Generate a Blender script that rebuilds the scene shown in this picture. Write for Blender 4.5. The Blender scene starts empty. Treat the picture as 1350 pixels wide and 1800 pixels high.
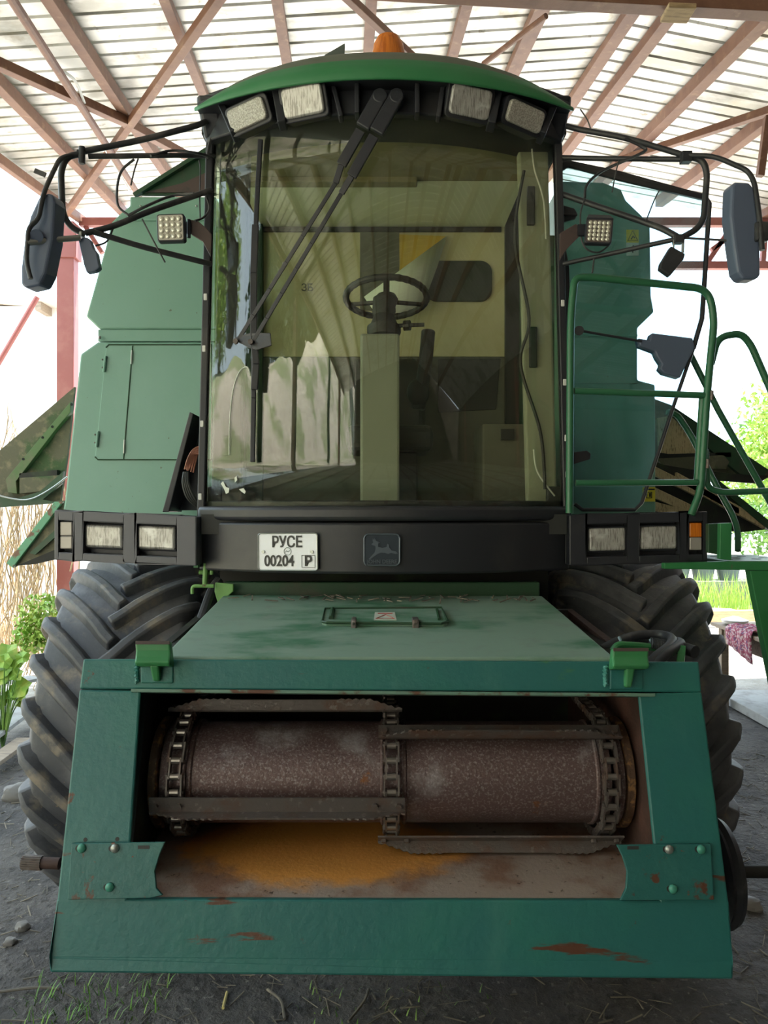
import bpy, bmesh, math, random
from math import sin, cos, pi, radians, sqrt, atan2, asin
from mathutils import Vector, Matrix, noise

random.seed(7)
SC = bpy.context.scene
COL = SC.collection

# ------------------------------------------------------------------ camera
F_PX, CX, CY, EYE = 1352.0, 675.0, 900.0, 2.0
cam_d = bpy.data.cameras.new('camera')
cam_d.sensor_fit = 'VERTICAL'
cam_d.sensor_height = 24.0
cam_d.lens = 24.0 * F_PX / 1800.0
cam_d.clip_end = 300
cam = bpy.data.objects.new('camera', cam_d)
cam.location = (0, 0, EYE)
cam.rotation_euler = (pi / 2, 0, 0)
COL.objects.link(cam)
SC.camera = cam

# ------------------------------------------------------------------ light
world = bpy.data.worlds.new('sky')
SC.world = world
world.use_nodes = True
bg = world.node_tree.nodes['Background']
bg.inputs[0].default_value = (0.70, 0.86, 1.0, 1)
bg.inputs[1].default_value = 3.7
sun_d = bpy.data.lights.new('sun', 'SUN')
sun_d.energy = 26.0
sun_d.angle = radians(0.6)
sun_d.color = (1.0, 0.96, 0.92)
sun = bpy.data.objects.new('sun', sun_d)
sun.rotation_euler = Vector((-0.20, -0.12, -0.97)).to_track_quat('-Z', 'Y').to_euler()
sun.location = (4, 2, 14)
COL.objects.link(sun)
SC.view_settings.view_transform = 'Standard'
SC.view_settings.look = 'None'
SC.view_settings.gamma = 1.0
SC.view_settings.use_curve_mapping = False
SC.view_settings.exposure = 0.32


# ------------------------------------------------------------------ helpers
def W(u, v, D):
    """Point seen at photo pixel (u, v) at depth D."""
    return Vector(((u - CX) / F_PX * D, D, EYE - (v - CY) / F_PX * D))


def origin_of(o):
    v = Vector((0, 0, 0))
    while o is not None:
        v = v + Vector(o.location)
        o = o.parent
    return v


def tag(o, label=None, cat=None, group=None, kind=None):
    if label: o['label'] = label
    if cat: o['category'] = cat
    if group: o['group'] = group
    if kind: o['kind'] = kind
    return o


def thing(name, label, cat, loc=(0, 0, 0), group=None):
    o = bpy.data.objects.new(name, None)
    o.location = loc
    o.empty_display_size = 0.2
    COL.objects.link(o)
    return tag(o, label, cat, group)


class MB:
    def __init__(self):
        self.v, self.f, self.m = [], [], []
        self.mi = 0

    def add(self, vs, fs):
        b = len(self.v)
        self.v += [Vector(p) for p in vs]
        for f in fs:
            self.f.append([b + i for i in f])
            self.m.append(self.mi)
        return self

    def box(self, c, s, rot=None):
        hx, hy, hz = s[0] / 2, s[1] / 2, s[2] / 2
        vs = [Vector((x, y, z)) for x in (-hx, hx) for y in (-hy, hy) for z in (-hz, hz)]
        if rot is not None:
            vs = [rot @ p for p in vs]
        vs = [p + Vector(c) for p in vs]
        return self.add(vs, [(0, 1, 3, 2), (4, 6, 7, 5), (0, 4, 5, 1), (2, 3, 7, 6), (0, 2, 6, 4), (1, 5, 7, 3)])

    def bb(self, p0, p1):
        p0, p1 = Vector(p0), Vector(p1)
        return self.box((p0 + p1) / 2, [abs(a) for a in (p1 - p0)])

    def beam(self, a, b, w, h, up=(0, 0, 1)):
        a, b = Vector(a), Vector(b)
        d = (b - a).normalized()
        up = Vector(up)
        s = d.cross(up).normalized()
        u = s.cross(d).normalized()
        vs = []
        for p in (a, b):
            for i, j in ((-1, -1), (1, -1), (1, 1), (-1, 1)):
                vs.append(p + s * (i * w / 2) + u * (j * h / 2))
        return self.add(vs, [(0, 3, 2, 1), (4, 5, 6, 7), (0, 1, 5, 4), (1, 2, 6, 5), (2, 3, 7, 6), (3, 0, 4, 7)])

    def prism(self, poly, ext):
        """Solid from a planar polygon (3D points) pushed by vector ext."""
        n = len(poly)
        poly = [Vector(p) for p in poly]
        ext = Vector(ext)
        nrm = Vector((0, 0, 0))
        for i in range(n):
            nrm += (poly[i] - poly[0]).cross(poly[(i + 1) % n] - poly[0])
        if nrm.dot(ext) > 0:
            poly = poly[::-1]
        vs = poly + [p + ext for p in poly]
        fs = [tuple(range(n)), tuple(range(2 * n - 1, n - 1, -1))]
        for i in range(n):
            j = (i + 1) % n
            fs.append((j, i, n + i, n + j))
        return self.add(vs, fs)

    def tube(self, pts, r, seg=10, caps=True, closed=False):
        pts = [Vector(p) for p in pts]
        n = len(pts)
        rr = r if isinstance(r, (list, tuple)) else [r] * n
        vs = []
        prev = None
        for i, p in enumerate(pts):
            if closed:
                d = (pts[(i + 1) % n] - pts[i - 1])
            else:
                d = pts[min(i + 1, n - 1)] - pts[max(i - 1, 0)]
            if d.length < 1e-9:
                d = Vector((0, 0, 1))
            d.normalize()
            if prev is None:
                a = Vector((0, 0, 1)) if abs(d.z) < 0.9 else Vector((1, 0, 0))
                s = d.cross(a).normalized()
            else:
                s = (prev - d * prev.dot(d))
                if s.length < 1e-6:
                    s = d.orthogonal()
                s.normalize()
            prev = s
            t = d.cross(s)
            for k in range(seg):
                a = 2 * pi * k / seg
                vs.append(p + (s * cos(a) + t * sin(a)) * rr[i])
        fs = []
        m = n if closed else n - 1
        for i in range(m):
            j = (i + 1) % n
            for k in range(seg):
                l = (k + 1) % seg
                fs.append((i * seg + k, i * seg + l, j * seg + l, j * seg + k))
        if caps and not closed:
            fs.append(tuple(range(seg - 1, -1, -1)))
            fs.append(tuple((n - 1) * seg + k for k in range(seg)))
        return self.add(vs, fs)

    def cyl(self, a, b, r, seg=24, r2=None):
        return self.tube([a, b], [r, r if r2 is None else r2], seg)

    def lathe(self, c, axis, prof, seg=48, cap=True):
        """prof = [(along, radius)]; axis unit vector."""
        c, ax = Vector(c), Vector(axis).normalized()
        s = ax.orthogonal().normalized()
        t = ax.cross(s)
        vs, fs = [], []
        for (h, r) in prof:
            for k in range(seg):
                a = 2 * pi * k / seg
                vs.append(c + ax * h + (s * cos(a) + t * sin(a)) * r)
        for i in range(len(prof) - 1):
            for k in range(seg):
                l = (k + 1) % seg
                fs.append((i * seg + k, i * seg + l, (i + 1) * seg + l, (i + 1) * seg + k))
        if cap:
            fs.append(tuple(range(seg - 1, -1, -1)))
            fs.append(tuple((len(prof) - 1) * seg + k for k in range(seg)))
        return self.add(vs, fs)

    def grid(self, fn, nu, nv):
        vs = [fn(i / nu, j / nv) for i in range(nu + 1) for j in range(nv + 1)]
        fs = []
        for i in range(nu):
            for j in range(nv):
                a = i * (nv + 1) + j
                fs.append((a, a + 1, a + nv + 2, a + nv + 1))
        return self.add(vs, fs)

    def ball(self, c, r, seg=16, rings=10, sc=(1, 1, 1), zmin=-1.0):
        c = Vector(c)
        vs, fs = [], []
        for i in range(rings + 1):
            th = pi * i / rings
            for k in range(seg):
                a = 2 * pi * k / seg
                z = max(cos(th), zmin)
                vs.append(c + Vector((sin(th) * cos(a) * r * sc[0], sin(th) * sin(a) * r * sc[1], z * r * sc[2])))
        for i in range(rings):
            for k in range(seg):
                l = (k + 1) % seg
                fs.append((i * seg + k, (i + 1) * seg + k, (i + 1) * seg + l, i * seg + l))
        return self.add(vs, fs)

    def build(self, name, mat, parent=None, bevel=0.0, smooth=False, solid=0.0, fix=True, seg=2, angle=35, label=None):
        me = bpy.data.meshes.new(name)
        off = origin_of(parent) if parent is not None else Vector((0, 0, 0))
        bm = bmesh.new()
        bv = [bm.verts.new(p - off) for p in self.v]
        for f, mi in zip(self.f, self.m):
            try:
                q = bm.faces.new([bv[i] for i in f])
                q.material_index = mi
                q.smooth = smooth
            except ValueError:
                pass
        if fix:
            bmesh.ops.remove_doubles(bm, verts=bm.verts, dist=1e-5)
            bmesh.ops.recalc_face_normals(bm, faces=bm.faces)
        if smooth:
            lim = radians(angle)
            for e in bm.edges:
                if len(e.link_faces) == 2:
                    if e.calc_face_angle(0) > lim:
                        e.smooth = False
        bm.to_mesh(me)
        bm.free()
        for m in (mat if isinstance(mat, (list, tuple)) else [mat]):
            me.materials.append(m)
        o = bpy.data.objects.new(name, me)
        COL.objects.link(o)
        if parent is not None:
            o.parent = parent
        if solid:
            md = o.modifiers.new('thickness', 'SOLIDIFY')
            md.thickness = solid
            md.offset = 0
        if bevel:
            md = o.modifiers.new('bevel', 'BEVEL')
            md.width = bevel
            md.segments = seg
            md.limit_method = 'ANGLE'
            md.angle_limit = radians(40)
            if smooth is False:
                md.harden_normals = False
        if label:
            o['label'] = label
        return o


def smooth_path(pts, r=0.06, n=6):
    """Polyline with rounded corners of radius about r."""
    pts = [Vector(p) for p in pts]
    out = [pts[0]]
    for i in range(1, len(pts) - 1):
        a, b, c = pts[i - 1], pts[i], pts[i + 1]
        d1, d2 = (a - b), (c - b)
        k = min(r, d1.length * 0.48, d2.length * 0.48)
        p, q = b + d1.normalized() * k, b + d2.normalized() * k
        for j in range(n + 1):
            t = j / n
            out.append(p * (1 - t) ** 2 + b * 2 * t * (1 - t) + q * t * t)
    out.append(pts[-1])
    return out


def spline(pts, n=8):
    pts = [Vector(p) for p in pts]
    P = [pts[0]] + pts + [pts[-1]]
    out = []
    for i in range(1, len(P) - 2):
        a, b, c, d = P[i - 1], P[i], P[i + 1], P[i + 2]
        for j in range(n):
            t = j / n
            out.append(0.5 * ((2 * b) + (c - a) * t + (2 * a - 5 * b + 4 * c - d) * t * t + (3 * b - a - 3 * c + d) * t ** 3))
    out.append(pts[-1])
    return out


def copy_tree(o, parent=None):
    c = o.copy()
    COL.objects.link(c)
    if parent is not None:
        c.parent = parent
    for ch in list(o.children):
        copy_tree(ch, c)
    return c


FONT = None


def text_mesh(name, body, size, mat, parent, loc, right, up, depth=0.002, sx=1.0, align='CENTER', weight=0.0):
    cu = bpy.data.curves.new(name, 'FONT')
    cu.body = body
    cu.size = size
    cu.align_x = align
    cu.align_y = 'CENTER'
    cu.extrude = depth
    cu.offset = weight
    tmp = bpy.data.objects.new(name + '_tmp', cu)
    COL.objects.link(tmp)
    dg = bpy.context.evaluated_depsgraph_get()
    me = bpy.data.meshes.new_from_object(tmp.evaluated_get(dg))
    bpy.data.objects.remove(tmp)
    right, up = Vector(right).normalized(), Vector(up).normalized()
    nrm = right.cross(up)
    off = origin_of(parent) if parent is not None else Vector((0, 0, 0))
    for v in me.vertices:
        p = v.co
        v.co = Vector(loc) - off + right * (p.x * sx) + up * p.y + nrm * p.z
    me.materials.clear()
    me.materials.append(mat)
    o = bpy.data.objects.new(name, me)
    COL.objects.link(o)
    o.parent = parent
    return o


# ------------------------------------------------------------------ materials
def ramp(nt, fac, lo, hi):
    n = nt.nodes.new('ShaderNodeMapRange')
    n.interpolation_type = 'SMOOTHSTEP'
    n.inputs['From Min'].default_value = lo
    n.inputs['From Max'].default_value = hi
    nt.links.new(fac, n.inputs['Value'])
    return n.outputs['Result']


def mixc(nt, fac, a, b):
    n = nt.nodes.new('ShaderNodeMix')
    n.data_type = 'RGBA'
    for i, x in ((6, a), (7, b)):
        if isinstance(x, tuple):
            n.inputs[i].default_value = (*x, 1)
        else:
            nt.links.new(x, n.inputs[i])
    if isinstance(fac, (int, float)):
        n.inputs[0].default_value = fac
    else:
        nt.links.new(fac, n.inputs[0])
    return n.outputs[2]


def noise_tex(nt, scale, detail=6, rough=0.6, stretch=None, coord='Object'):
    tc = nt.nodes.new('ShaderNodeTexCoord')
    out = tc.outputs[coord]
    if stretch:
        mp = nt.nodes.new('ShaderNodeMapping')
        mp.inputs['Scale'].default_value = stretch
        nt.links.new(out, mp.inputs['Vector'])
        out = mp.outputs[0]
    n = nt.nodes.new('ShaderNodeTexNoise')
    n.inputs['Scale'].default_value = scale
    n.inputs['Detail'].default_value = detail
    n.inputs['Roughness'].default_value = rough
    nt.links.new(out, n.inputs['Vector'])
    return n.outputs['Fac']


def mat(name, base, rough=0.5, metal=0.0, layers=(), bump=None, spec=0.5, emit=None):
    """layers: (colour, scale, lo, hi[, stretch]) noise patches laid over the base colour."""
    m = bpy.data.materials.new(name)
    m.use_nodes = True
    nt = m.node_tree
    b = nt.nodes['Principled BSDF']
    col = base
    for L in layers:
        fac = ramp(nt, noise_tex(nt, L[1], stretch=L[4] if len(L) > 4 else None), L[2], L[3])
        col = mixc(nt, fac, col, L[0])
    if isinstance(col, tuple):
        b.inputs['Base Color'].default_value = (*col, 1)
    else:
        nt.links.new(col, b.inputs['Base Color'])
    b.inputs['Roughness'].default_value = rough
    b.inputs['Metallic'].default_value = metal
    b.inputs['Specular IOR Level'].default_value = spec
    if emit:
        b.inputs['Emission Color'].default_value = (*emit[0], 1)
        b.inputs['Emission Strength'].default_value = emit[1]
    if bump:
        bn = nt.nodes.new('ShaderNodeBump')
        bn.inputs['Strength'].default_value = bump[1]
        bn.inputs['Distance'].default_value = bump[2] if len(bump) > 2 else 0.01
        nt.links.new(noise_tex(nt, bump[0]), bn.inputs['Height'])
        nt.links.new(bn.outputs[0], b.inputs['Normal'])
    return m


def pane(name, tint, refl=1.0, haze=0.0, hazecol=(0.5, 0.55, 0.5), rough=0.0, streak=None, ior=1.5):
    """Thin tinted glass: see-through colour plus Schlick mirror reflection, with a patchy diffuse film on it."""
    m = bpy.data.materials.new(name)
    m.use_nodes = True
    nt = m.node_tree
    nt.nodes.clear()
    N = nt.nodes.new
    L = nt.links.new
    out = N('ShaderNodeOutputMaterial')
    tr = N('ShaderNodeBsdfTransparent')
    tr.inputs[0].default_value = (*tint, 1)
    gl = N('ShaderNodeBsdfGlossy')
    gl.inputs['Roughness'].default_value = rough
    geo = N('ShaderNodeNewGeometry')
    dot = N('ShaderNodeVectorMath'); dot.operation = 'DOT_PRODUCT'
    L(geo.outputs['Normal'], dot.inputs[0]); L(geo.outputs['Incoming'], dot.inputs[1])
    ab = N('ShaderNodeMath'); ab.operation = 'ABSOLUTE'; L(dot.outputs['Value'], ab.inputs[0])
    one = N('ShaderNodeMath'); one.operation = 'SUBTRACT'; one.inputs[0].default_value = 1.0; L(ab.outputs[0], one.inputs[1])
    pw = N('ShaderNodeMath'); pw.operation = 'POWER'; L(one.outputs[0], pw.inputs[0]); pw.inputs[1].default_value = 5.0
    f0 = ((ior - 1) / (ior + 1)) ** 2 * refl
    ma = N('ShaderNodeMath'); ma.operation = 'MULTIPLY_ADD'; L(pw.outputs[0], ma.inputs[0])
    ma.inputs[1].default_value = 1 - f0; ma.inputs[2].default_value = f0
    mx = N('ShaderNodeMixShader'); L(ma.outputs[0], mx.inputs[0]); L(tr.outputs[0], mx.inputs[1]); L(gl.outputs[0], mx.inputs[2])
    res = mx.outputs[0]
    if haze > 0:
        df = N('ShaderNodeBsdfDiffuse'); df.inputs[0].default_value = (*hazecol, 1)
        n = noise_tex(nt, 2.5, stretch=streak)
        n2 = noise_tex(nt, 160.0, detail=2)
        r1 = ramp(nt, n, 0.35, 0.75)
        r2 = ramp(nt, n2, 0.68, 0.74)
        ad = N('ShaderNodeMath'); ad.operation = 'MULTIPLY_ADD'; L(r2, ad.inputs[0]); ad.inputs[1].default_value = 2.2; L(r1, ad.inputs[2])
        sc = N('ShaderNodeMath'); sc.operation = 'MULTIPLY'; L(ad.outputs[0], sc.inputs[0]); sc.inputs[1].default_value = haze; sc.use_clamp = True
        m2 = N('ShaderNodeMixShader'); L(sc.outputs[0], m2.inputs[0]); L(res, m2.inputs[1]); L(df.outputs[0], m2.inputs[2])
        res = m2.outputs[0]
    L(res, out.inputs[0])
    return m


DUST = (0.30, 0.27, 0.20)
RUST = (0.10, 0.040, 0.022)
M = {}
M['tank'] = mat('faded_green_paint', (0.180, 0.350, 0.275), 0.45, 0, [((0.21, 0.38, 0.31), 1.2, 0.4, 0.75), ((0.09, 0.10, 0.06), 38, 0.70, 0.74)], (60, 0.05))
M['teal'] = mat('teal_brushed_paint', (0.020, 0.135, 0.128), 0.42, 0,
                [((0.022, 0.160, 0.130), 2.2, 0.45, 0.7), ((0.05, 0.19, 0.165), 5.0, 0.55, 0.8, (1, 1, 0.25)), (RUST, 9, 0.67, 0.71), (RUST, 2.2, 0.655, 0.70, (1, 1, 7)), ((0.07, 0.20, 0.06), 1.6, 0.66, 0.72, (1, 1, 3)), ((0.40, 0.46, 0.43), 70, 0.76, 0.79)], (35, 0.25))
M['tealworn'] = mat('worn_teal_plate', (0.020, 0.125, 0.116), 0.42, 0,
                    [((0.05, 0.17, 0.145), 4.0, 0.5, 0.8), (RUST, 11, 0.60, 0.66), ((0.16, 0.06, 0.03), 30, 0.66, 0.70), ((0.40, 0.46, 0.43), 70, 0.76, 0.79)], (35, 0.3))
M['cover'] = mat('dusty_green_sheet', (0.030, 0.150, 0.075), 0.6, 0,
                 [((0.20, 0.30, 0.235), 1.7, 0.33, 0.52, (1, 2.2, 1)), ((0.19, 0.25, 0.20), 9, 0.5, 0.8), (RUST, 26, 0.72, 0.75)], (30, 0.12))
M['green'] = mat('green_paint', (0.030, 0.200, 0.062), 0.4, 0, [((0.05, 0.22, 0.09), 3, 0.4, 0.7), ((0.12, 0.14, 0.08), 24, 0.66, 0.72)], (50, 0.08))
M['roofgreen'] = mat('cab_roof_paint', (0.035, 0.200, 0.075), 0.45, 0, [((0.06, 0.22, 0.10), 3, 0.4, 0.8)])
M['rail'] = mat('rail_green_paint', (0.032, 0.145, 0.072), 0.35, 0, [((0.02, 0.06, 0.03), 18, 0.66, 0.72)], (40, 0.08))
M['lightgreen'] = mat('light_green_paint', (0.16, 0.34, 0.10), 0.5, 0, [(RUST, 14, 0.62, 0.68)], (40, 0.2))
M['darkgreen'] = mat('dark_green_paint', (0.016, 0.060, 0.026), 0.5, 0, [((0.05, 0.055, 0.035), 6, 0.5, 0.75)], (40, 0.1))
M['shield'] = mat('dusty_shield_inside', (0.115, 0.110, 0.070), 0.75, 0, [((0.05, 0.095, 0.035), 2.5, 0.52, 0.62), ((0.24, 0.20, 0.125), 14, 0.5, 0.75)], (60, 0.25))
M['shieldrib'] = mat('dusty_green_rib', (0.085, 0.155, 0.055), 0.6, 0, [((0.15, 0.15, 0.09), 6, 0.45, 0.7)])
M['boards'] = mat('blocker_boards', (0.07, 0.055, 0.042), 0.85, 0, [((0.11, 0.085, 0.065), 3, 0.4, 0.7, (1, 1, 8))])  # dark boards of the two added walls that hold back light
M['straw'] = mat('straw_board', (0.56, 0.43, 0.25), 0.85, 0, [((0.20, 0.14, 0.07), 24, 0.5, 0.72, (6, 1, 1))], (50, 0.3))
M['black'] = mat('black_plastic', (0.022, 0.024, 0.031), 0.42, 0, [((0.060, 0.058, 0.055), 2.4, 0.45, 0.85)], (220, 0.12, 0.003))
M['lit_plastic'] = mat('black_plastic_lit', (0.125, 0.128, 0.145), 0.42, 0, [((0.16, 0.16, 0.17), 2.2, 0.45, 0.85)], (220, 0.12, 0.003))  # black plastic lightened to paint in the light on the left headlight housing
M['rubber'] = mat('tyre_rubber', (0.062, 0.065, 0.074), 0.6, 0, [((0.155, 0.155, 0.165), 3.0, 0.40, 0.70), ((0.23, 0.195, 0.15), 5.0, 0.54, 0.70), ((0.22, 0.17, 0.11), 30, 0.66, 0.74)], (45, 0.25))
M['hose'] = mat('hose_rubber', (0.028, 0.030, 0.036), 0.5, 0, [((0.10, 0.10, 0.10), 12, 0.5, 0.8)])
M['drum'] = mat('rusty_drum_steel', (0.125, 0.080, 0.078), 0.40, 0.35, [((0.24, 0.20, 0.205), 130, 0.50, 0.66), ((0.42, 0.40, 0.42), 3.0, 0.55, 0.75), ((0.20, 0.075, 0.025), 7, 0.66, 0.72)], (70, 0.3))
M['steel'] = mat('worn_dark_steel', (0.155, 0.135, 0.128), 0.42, 0.55, [((0.16, 0.095, 0.07), 8, 0.45, 0.7), ((0.24, 0.21, 0.20), 40, 0.58, 0.7)], (60, 0.3))
M['roller'] = mat('chain_roller_steel', (0.30, 0.27, 0.25), 0.32, 0.8)
M['bolt'] = mat('dull_zinc', (0.38, 0.40, 0.38), 0.4, 0.7)
M['tealbolt'] = mat('painted_bolt', (0.06, 0.27, 0.20), 0.35, 0)
M['rustwall'] = mat('rusted_inner_wall', (0.055, 0.028, 0.022), 0.7, 0.1, [((0.11, 0.050, 0.038), 5, 0.45, 0.7)], (40, 0.3))
M['dark'] = mat('near_black_underbody', (0.014, 0.014, 0.012), 0.7, 0, [((0.03, 0.045, 0.02), 5, 0.5, 0.7)])  # near-black base with faint green patches
M['beam'] = mat('red_oxide_steel', (0.225, 0.108, 0.066), 0.55, 0, [((0.165, 0.072, 0.045), 4, 0.4, 0.7), ((0.31, 0.17, 0.10), 11, 0.55, 0.75)], (30, 0.1))
M['post'] = mat('red_primer_post', (0.30, 0.085, 0.075), 0.5, 0, [((0.36, 0.13, 0.11), 3, 0.4, 0.7)])
M['pillartrim'] = mat('cab_pillar_trim', (0.33, 0.34, 0.25), 0.8)
M['cream'] = mat('cab_cream_lining', (0.64, 0.59, 0.38), 0.8, 0, [((0.55, 0.47, 0.27), 2.0, 0.45, 0.75)], (80, 0.1))
M['olive'] = mat('cab_console_liner', (0.27, 0.24, 0.125), 0.75, 0, [((0.20, 0.18, 0.10), 4, 0.45, 0.7)])
M['cabgrey'] = mat('cab_grey_trim', (0.120, 0.120, 0.090), 0.75, 0, [((0.07, 0.07, 0.05), 4, 0.5, 0.75)])
M['column'] = mat('steering_column_grey', (0.30, 0.33, 0.27), 0.6)
M['cabdark'] = mat('cab_dark_trim', (0.025, 0.027, 0.025), 0.6)
M['foam'] = mat('yellow_foam', (0.62, 0.42, 0.08), 0.85, 0, [((0.45, 0.33, 0.08), 5, 0.4, 0.7)])
M['cabceiling'] = mat('cab_ceiling_cream_lit', (0.82, 0.82, 0.62), 0.8)  # cream lining lightened to imitate light reaching the cab ceiling
M['sheet'] = mat('white_liner_sheet', (0.88, 0.90, 0.84), 0.55)
M['lens'] = mat('clear_lamp_lens', (0.50, 0.49, 0.46), 0.16, 0.25, [((0.27, 0.26, 0.24), 22, 0.45, 0.62, (9, 1, 1)), ((0.66, 0.66, 0.64), 12, 0.56, 0.7)], (90, 0.12))
M['lens_dotted'] = mat('dimpled_lamp_lens', (0.54, 0.52, 0.46), 0.2, 0.2, [((0.33, 0.31, 0.27), 170, 0.4, 0.6)], (200, 0.4))
M['led'] = mat('led_lens', (0.80, 0.78, 0.66), 0.15, 0.4)
M['ledplate'] = mat('led_reflector', (0.55, 0.53, 0.46), 0.3, 0.5)
M['amber'] = mat('amber_lens', (0.75, 0.22, 0.02), 0.25, 0, [((0.5, 0.12, 0.01), 20, 0.4, 0.7, (4, 4, 0.2))])
M['smoky'] = mat('smoky_clear_lens', (0.40, 0.37, 0.34), 0.25, 0.2)
M['plate'] = mat('white_number_plate', (0.84, 0.86, 0.93), 0.35)
M['ink'] = mat('black_lettering', (0.015, 0.015, 0.017), 0.5)
M['emblem'] = mat('dark_cast_emblem', (0.035, 0.048, 0.065), 0.4, 0.4)
M['emblem_hi'] = mat('worn_emblem_relief', (0.11, 0.135, 0.165), 0.35, 0.5)
M['mirror'] = mat('mirror_housing_hazed', (0.105, 0.135, 0.205), 0.4)  # bluish lens haze mixed into this even housing colour
M['arm'] = mat('black_arm_tube', (0.030, 0.032, 0.036), 0.45, 0, [((0.10, 0.095, 0.09), 6, 0.5, 0.75)])
M['brown_bracket'] = mat('brown_bracket_steel', (0.075, 0.050, 0.045), 0.6, 0, [((0.03, 0.03, 0.03), 8, 0.5, 0.7)])
M['yellow'] = mat('yellow_label', (0.78, 0.60, 0.05), 0.5)
M['paper'] = mat('faded_label', (0.55, 0.58, 0.50), 0.5)
M['redink'] = mat('red_print', (0.45, 0.09, 0.07), 0.5)
M['wire'] = mat('bundled_wires', (0.30, 0.12, 0.08), 0.5)
M['white'] = mat('white_clip', (0.75, 0.75, 0.72), 0.5)
M['rustring'] = mat('rust_flaked_rim', (0.10, 0.055, 0.035), 0.6, 0.3, [((0.28, 0.15, 0.06), 35, 0.5, 0.62)], (60, 0.4))
M['wood'] = mat('weathered_wood', (0.30, 0.235, 0.175), 0.8, 0, [((0.17, 0.13, 0.10), 6, 0.45, 0.7, (1, 8, 8))], (40, 0.3))
M['plank'] = mat('pale_plank', (0.50, 0.36, 0.20), 0.8, 0, [((0.34, 0.24, 0.14), 6, 0.45, 0.7, (1, 8, 8))], (40, 0.3))
M['greyboard'] = mat('grey_board', (0.30, 0.30, 0.29), 0.8, 0, [((0.20, 0.19, 0.18), 6, 0.45, 0.7)], (40, 0.3))
M['cloth'] = mat('maroon_checked_cloth', (0.30, 0.05, 0.10), 0.9, 0, [((0.55, 0.40, 0.42), 40, 0.5, 0.56), ((0.14, 0.05, 0.14), 25, 0.55, 0.6)])
M['porcelain'] = mat('white_dish', (0.80, 0.80, 0.78), 0.3)
M['wall'] = mat('whitewashed_wall', (0.78, 0.77, 0.74), 0.85, 0, [((0.70, 0.69, 0.66), 2, 0.45, 0.7)])
M['tile'] = mat('pale_roof_tile', (0.60, 0.52, 0.46), 0.8)
M['leaf'] = mat('green_leaves', (0.10, 0.24, 0.035), 0.55, 0, [((0.20, 0.34, 0.06), 3, 0.4, 0.6), ((0.05, 0.13, 0.03), 6, 0.5, 0.65)])
M['leaf2'] = mat('bright_leaves', (0.20, 0.36, 0.04), 0.5, 0, [((0.34, 0.42, 0.07), 6, 0.45, 0.6)])
M['bark'] = mat('bark', (0.13, 0.10, 0.075), 0.9, 0, (), (20, 0.5))
M['vine'] = mat('dry_vine', (0.46, 0.34, 0.20), 0.85, 0, [((0.26, 0.18, 0.10), 8, 0.45, 0.65)])
M['tarp'] = mat('green_tarpaulin', (0.07, 0.36, 0.22), 0.5, 0, [((0.12, 0.45, 0.30), 3, 0.4, 0.7)])
M['twig'] = mat('straw_and_twigs', (0.13, 0.115, 0.095), 0.9, 0, [((0.25, 0.22, 0.17), 3, 0.5, 0.6)])
M['stone'] = mat('stone', (0.17, 0.16, 0.15), 0.9, 0, [((0.26, 0.25, 0.23), 9, 0.5, 0.7)], (30, 0.4))
M['barrel'] = mat('grey_green_tub', (0.10, 0.125, 0.11), 0.6)
M['glass'] = pane('windscreen_glass', (0.945, 0.955, 0.89), 1.4, 0.035, (0.34, 0.42, 0.34), streak=(1, 1, 0.2))
M['doorglass'] = pane('door_glass', (0.72, 0.88, 0.92), 1.0, 0.20, (0.34, 0.55, 0.60), streak=(1, 1, 0.25))  # blue-green haze veil painted into the pane as its film colour
M['sideglass'] = pane('side_glass', (0.80, 0.88, 0.80), 1.0)
M['rearglass'] = mat('dark_rear_window', (0.045, 0.055, 0.045), 0.2)


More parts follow.
